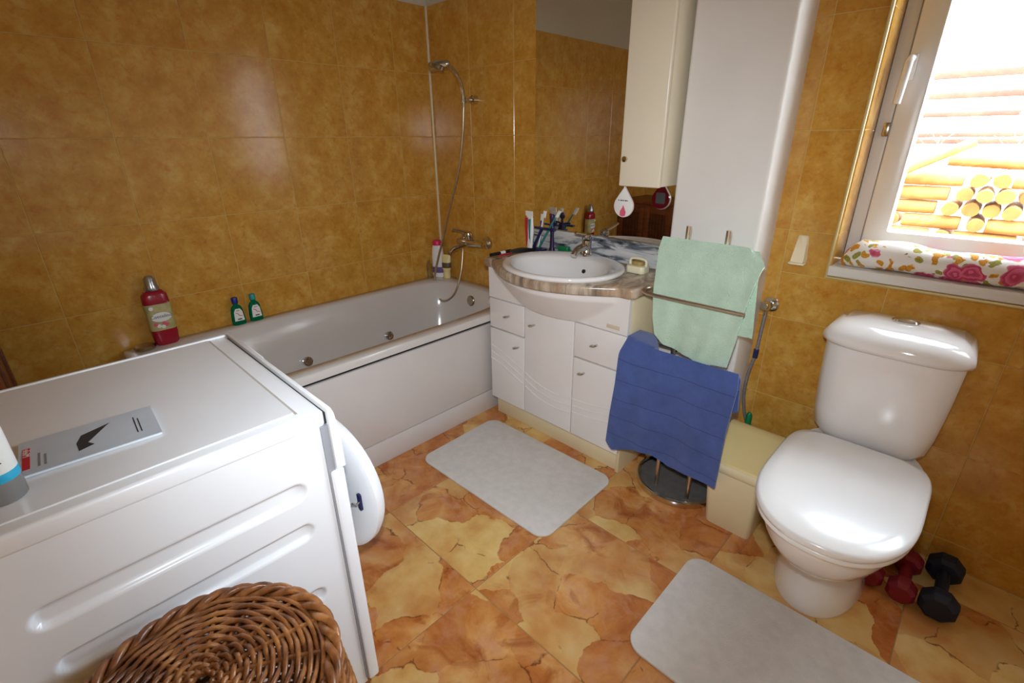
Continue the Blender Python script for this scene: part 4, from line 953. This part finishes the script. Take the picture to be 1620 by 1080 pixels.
lathe('label_band', CN, [(0.0268, MZ+0.036), (0.0272, MZ+0.037), (0.0272, MZ+0.050), (0.0268, MZ+0.051)], 'cyan', cn)
for i, dz in enumerate((0.068, 0.076, 0.084, 0.092)):
    tube('print', [(CN[0]+0.0272*math.cos(a), CN[1]+0.0272*math.sin(a), MZ+dz) for a in [lerp(-0.5, 0.5, j/6) for j in range(7)]], 0.0011, 'inkb', lw_, k=5)
lathe('cap', CN, [(0.020, MZ+0.1605), (0.020, MZ+0.195), (0.015, MZ+0.20), (0, MZ+0.20)], 'labelw', cn)

# ------------------------------------------------------------------ wicker laundry basket
HB = (1.803, -1.866); HR = 0.180; HZ = 0.585
wk = thing('laundry_basket', (HB[0], HB[1], 0), 'round brown wicker laundry basket with lid beside the washing machine', 'basket')
def pol(r, a, z): return (HB[0]+r*math.cos(a), HB[1]+r*math.sin(a), z)
NS = 16
def dome(r): return HZ+0.030*(1-(r/HR)**2)
for k in range(NS):
    a = 2*PI*k/NS; tube('lid_spoke', [pol(r, a+da, dome(r)) for r in (0.012, 0.06, 0.12, HR-0.008) for da in (0,)], 0.0036, 'wicker', wk, k=6)
lst = []
r = 0.016; row = 0
while r < HR-0.014:
    n = NS*(4 if r > 0.05 else 2); pts = []
    for i in range(n+1):
        a = 2*PI*i/n; zz = 0.0048*math.cos(NS/2*a + PI*row)
        pts.append(pol(r+random.uniform(-0.0005, 0.0005), a, dome(r)+0.0005+zz))
    lst.append((pts[:-1], 0.0038+0.0006*random.random(), True)); r += 0.0088; row += 1
o = tubes('lid_weave', lst, 'wicker', wk, k=6); o['kind'] = 'stuff'
for s in range(3):
    n = 150; pts = []
    for i in range(n):
        a = 2*PI*i/n; ph = 11*a+2*PI*s/3; pts.append(pol(HR+0.0085*math.cos(ph), a, HZ+0.004+0.0085*math.sin(ph)))
    tube('lid_border', pts, 0.0068, 'wicker', wk, k=8, cyc=True)
# body
NB = 26; lst = []
def brad(z): return 0.150+0.050*sstep(0.0, 0.40, z)-0.014*sstep(0.40, 0.57, z)
z = 0.014; row = 0
while z < 0.565:
    n = NB*4; pts = []
    for i in range(n):
        a = 2*PI*i/n; pts.append(pol(brad(z)+0.005*math.cos(NB/2*a+PI*row), a, z+random.uniform(-0.0006, 0.0006)))
    lst.append((pts, 0.0046, True)); z += 0.0096; row += 1
o = tubes('body_weave', lst, 'wicker', wk, k=6); o['kind'] = 'stuff'
for k in range(NB):
    a = 2*PI*k/NB; tube('stake', [pol(brad(z_), a, z_) for z_ in (0.006, 0.12, 0.25, 0.38, 0.48, 0.572)], 0.0042, 'wicker', wk, k=6)
lathe('basket_bottom', HB, [(0.146, 0.0008), (0.148, 0.006), (0.10, 0.008), (0, 0.008)], 'wicker', wk, n=40)

# ------------------------------------------------------------------ wooden cabinet behind the machine
wcb = thing('wooden_cabinet', (0.26, -2.25, 0), 'low reddish wooden cabinet in the corner behind the washing machine', 'cabinet')
KX0, KX1, KY, KZ = 0.008, 0.520, -2.014, 0.845
box('carcass', KX0, KX1, RY+0.02, KY-0.022, 0.0, KZ-0.025, 'woodd', wcb, bev=0.002)
box('top', KX0-0.006, KX1+0.008, RY+0.015, KY+0.012, KZ-0.025, KZ, 'wood', wcb, bev=0.004)
for a, b in ((KX0, 0.264), (0.268, KX1)):
    d_ = boxes('door', [(a, a+0.05, KY-0.021, KY, 0.04, KZ-0.028), (b-0.05, b, KY-0.021, KY, 0.04, KZ-0.028), (a+0.0501, b-0.0501, KY-0.021, KY, 0.04, 0.10), (a+0.0501, b-0.0501, KY-0.021, KY, KZ-0.10, KZ-0.028)], 'wood', wcb, 0.003)
    for i in range(5):
        x0 = lerp(a+0.052, b-0.052, i/5); box('slat', x0, x0+(b-a-0.104)/5-0.003, KY-0.018, KY-0.008, 0.10, KZ-0.10, 'woodd', d_, bev=0.002)

# ------------------------------------------------------------------ outside the window
GZ = 0.68
gr = tag(box('ground', -6, 9, 0.9, 12, GZ-0.2, GZ, 'soil', bev=0), 'bare dry ground outside the window', 'ground'); gr['kind'] = 'structure'
lm = {}
def logmesh(L, r, sd):
    key = (round(L, 1), sd)
    if key in lm: return lm[key]
    rnd = random.Random(sd); n = 12
    def rg(x, k): return [(x, k*r*(1+0.06*math.sin(2*a+sd))*math.cos(a), k*r*(1+0.05*math.cos(3*a+sd))*math.sin(a)) for a in [2*PI*i/n for i in range(n)]]
    V = rg(-L/2, 0.94)+rg(-L/2+0.006, 1)+rg(0, 1.03)+rg(L/2-0.006, 1)+rg(L/2, 0.94); F = []
    for i in range(4):
        for j in range(n): F.append((i*n+j, i*n+(j+1) % n, (i+1)*n+(j+1) % n, (i+1)*n+j))
    F += [tuple(range(n-1, -1, -1)), tuple(4*n+j for j in range(n))]
    me = bpy.data.meshes.new('firewood_log'); me.from_pydata(V, [], F); me.materials.append(T['log']); me.materials.append(T['logend'])
    me.polygons.foreach_set('material_index', [0]*(4*n)+[1, 1]); me.polygons.foreach_set('use_smooth', [True]*(4*n)+[False, False]); me.update()
    lm[key] = me; return me
rl = random.Random(3)
def log(x, y, z, L, r, sd, rz, ry=0.0, label='pale peeled firewood log lying in the stack outside the window'):
    me = logmesh(L, 0.045, sd); o = bpy.data.objects.new('firewood_log', me); COL.objects.link(o)
    o.location = (x, y, z); o.rotation_euler = (0, ry, rz); o.scale = (1, r/0.045, r/0.045)
    o['label'] = label; o['category'] = 'log'; o['group'] = 'firewood logs stacked outside the window'
ORD = ['first', 'second', 'third', 'fourth', 'fifth', 'sixth', 'seventh', 'eighth', 'ninth', 'tenth']
ROW = ['bottom', 'second', 'third', 'fourth', 'top']
row = 0; z = GZ+0.046
while z < 1.12:
    x = 1.90+0.045*(row % 2); k = 0
    while x < 2.68:
        if rl.random() < 0.26:                                # a log lying lengthwise along the stack
            L = 0.30; lab = 'firewood log lying lengthwise, %s from the left in the %s row of the stack' % (ORD[min(k, 9)], ROW[min(row, 4)])
            log(x+L/2-0.045, 2.42+0.03*rl.random(), z, L, 0.043, rl.randint(0, 3), rl.uniform(-0.02, 0.02), 0.0, lab); x += L+0.03
        else:
            lab = 'firewood log seen end-on, %s from the left in the %s row of the stack' % (ORD[min(k, 9)], ROW[min(row, 4)])
            log(x, 2.58+rl.uniform(-0.05, 0.05), z+rl.uniform(-0.002, 0.002), 0.40, rl.uniform(0.040, 0.044), rl.randint(0, 3), PI/2+rl.uniform(-0.025, 0.025), 0.0, lab); x += 0.098
        k += 1
    z += 0.0895; row += 1
log(2.06, 2.34, 1.20, 0.45, 0.03, 1, 0.3, -0.5, 'thin firewood log leaning aslant on top of the stack')
log(2.36, 2.62, 1.185, 0.45, 0.04, 2, 0.1, 0.05, 'firewood log lying crosswise on the top of the stack')
fe = thing('garden_fence', (2.3, 3.4, GZ), 'pinkish wooden rail fence behind the firewood stack', 'fence')
for i, (zz, hh_) in enumerate(((1.30, 0.018), (1.345, 0.016), (1.49, 0.018), (1.62, 0.022), (1.76, 0.024))):
    box('rail', 0.4, 4.6, 3.40, 3.43, zz-hh_, zz+hh_, 'rail', fe, bev=0.004)
for px in (0.6, 1.55, 3.05, 4.3): box('post', px-0.04, px+0.04, 3.43, 3.50, GZ, 1.86, 'rail', fe, bev=0.006)
def twig(p, label):
    t = thing('bare_sapling', (p[0], p[1], GZ), label, 'sapling', 'bare saplings by the fence')
    x, y = p
    tube('stem', spline([(x, y, GZ), (x+0.03, y, 0.9), (x+0.01, y, 1.2), (x+0.03, y, 1.34)], 5), 0.007, 'twig', t, k=6)
    for dx, dz, z0 in ((-0.12, 0.16, 1.18), (0.14, 0.14, 1.24), (0.07, 0.20, 1.05), (-0.08, 0.12, 1.3)):
        tube('branch', spline([(x+0.01, y, z0), (x+dx*0.5, y+0.01, z0+dz*0.65), (x+dx, y, z0+dz)], 4), 0.004, 'twig', t, k=5)
twig((2.42, 3.1), 'leafless sapling nearer the middle of the window'); twig((1.98, 3.15), 'leafless sapling at the left side of the window')
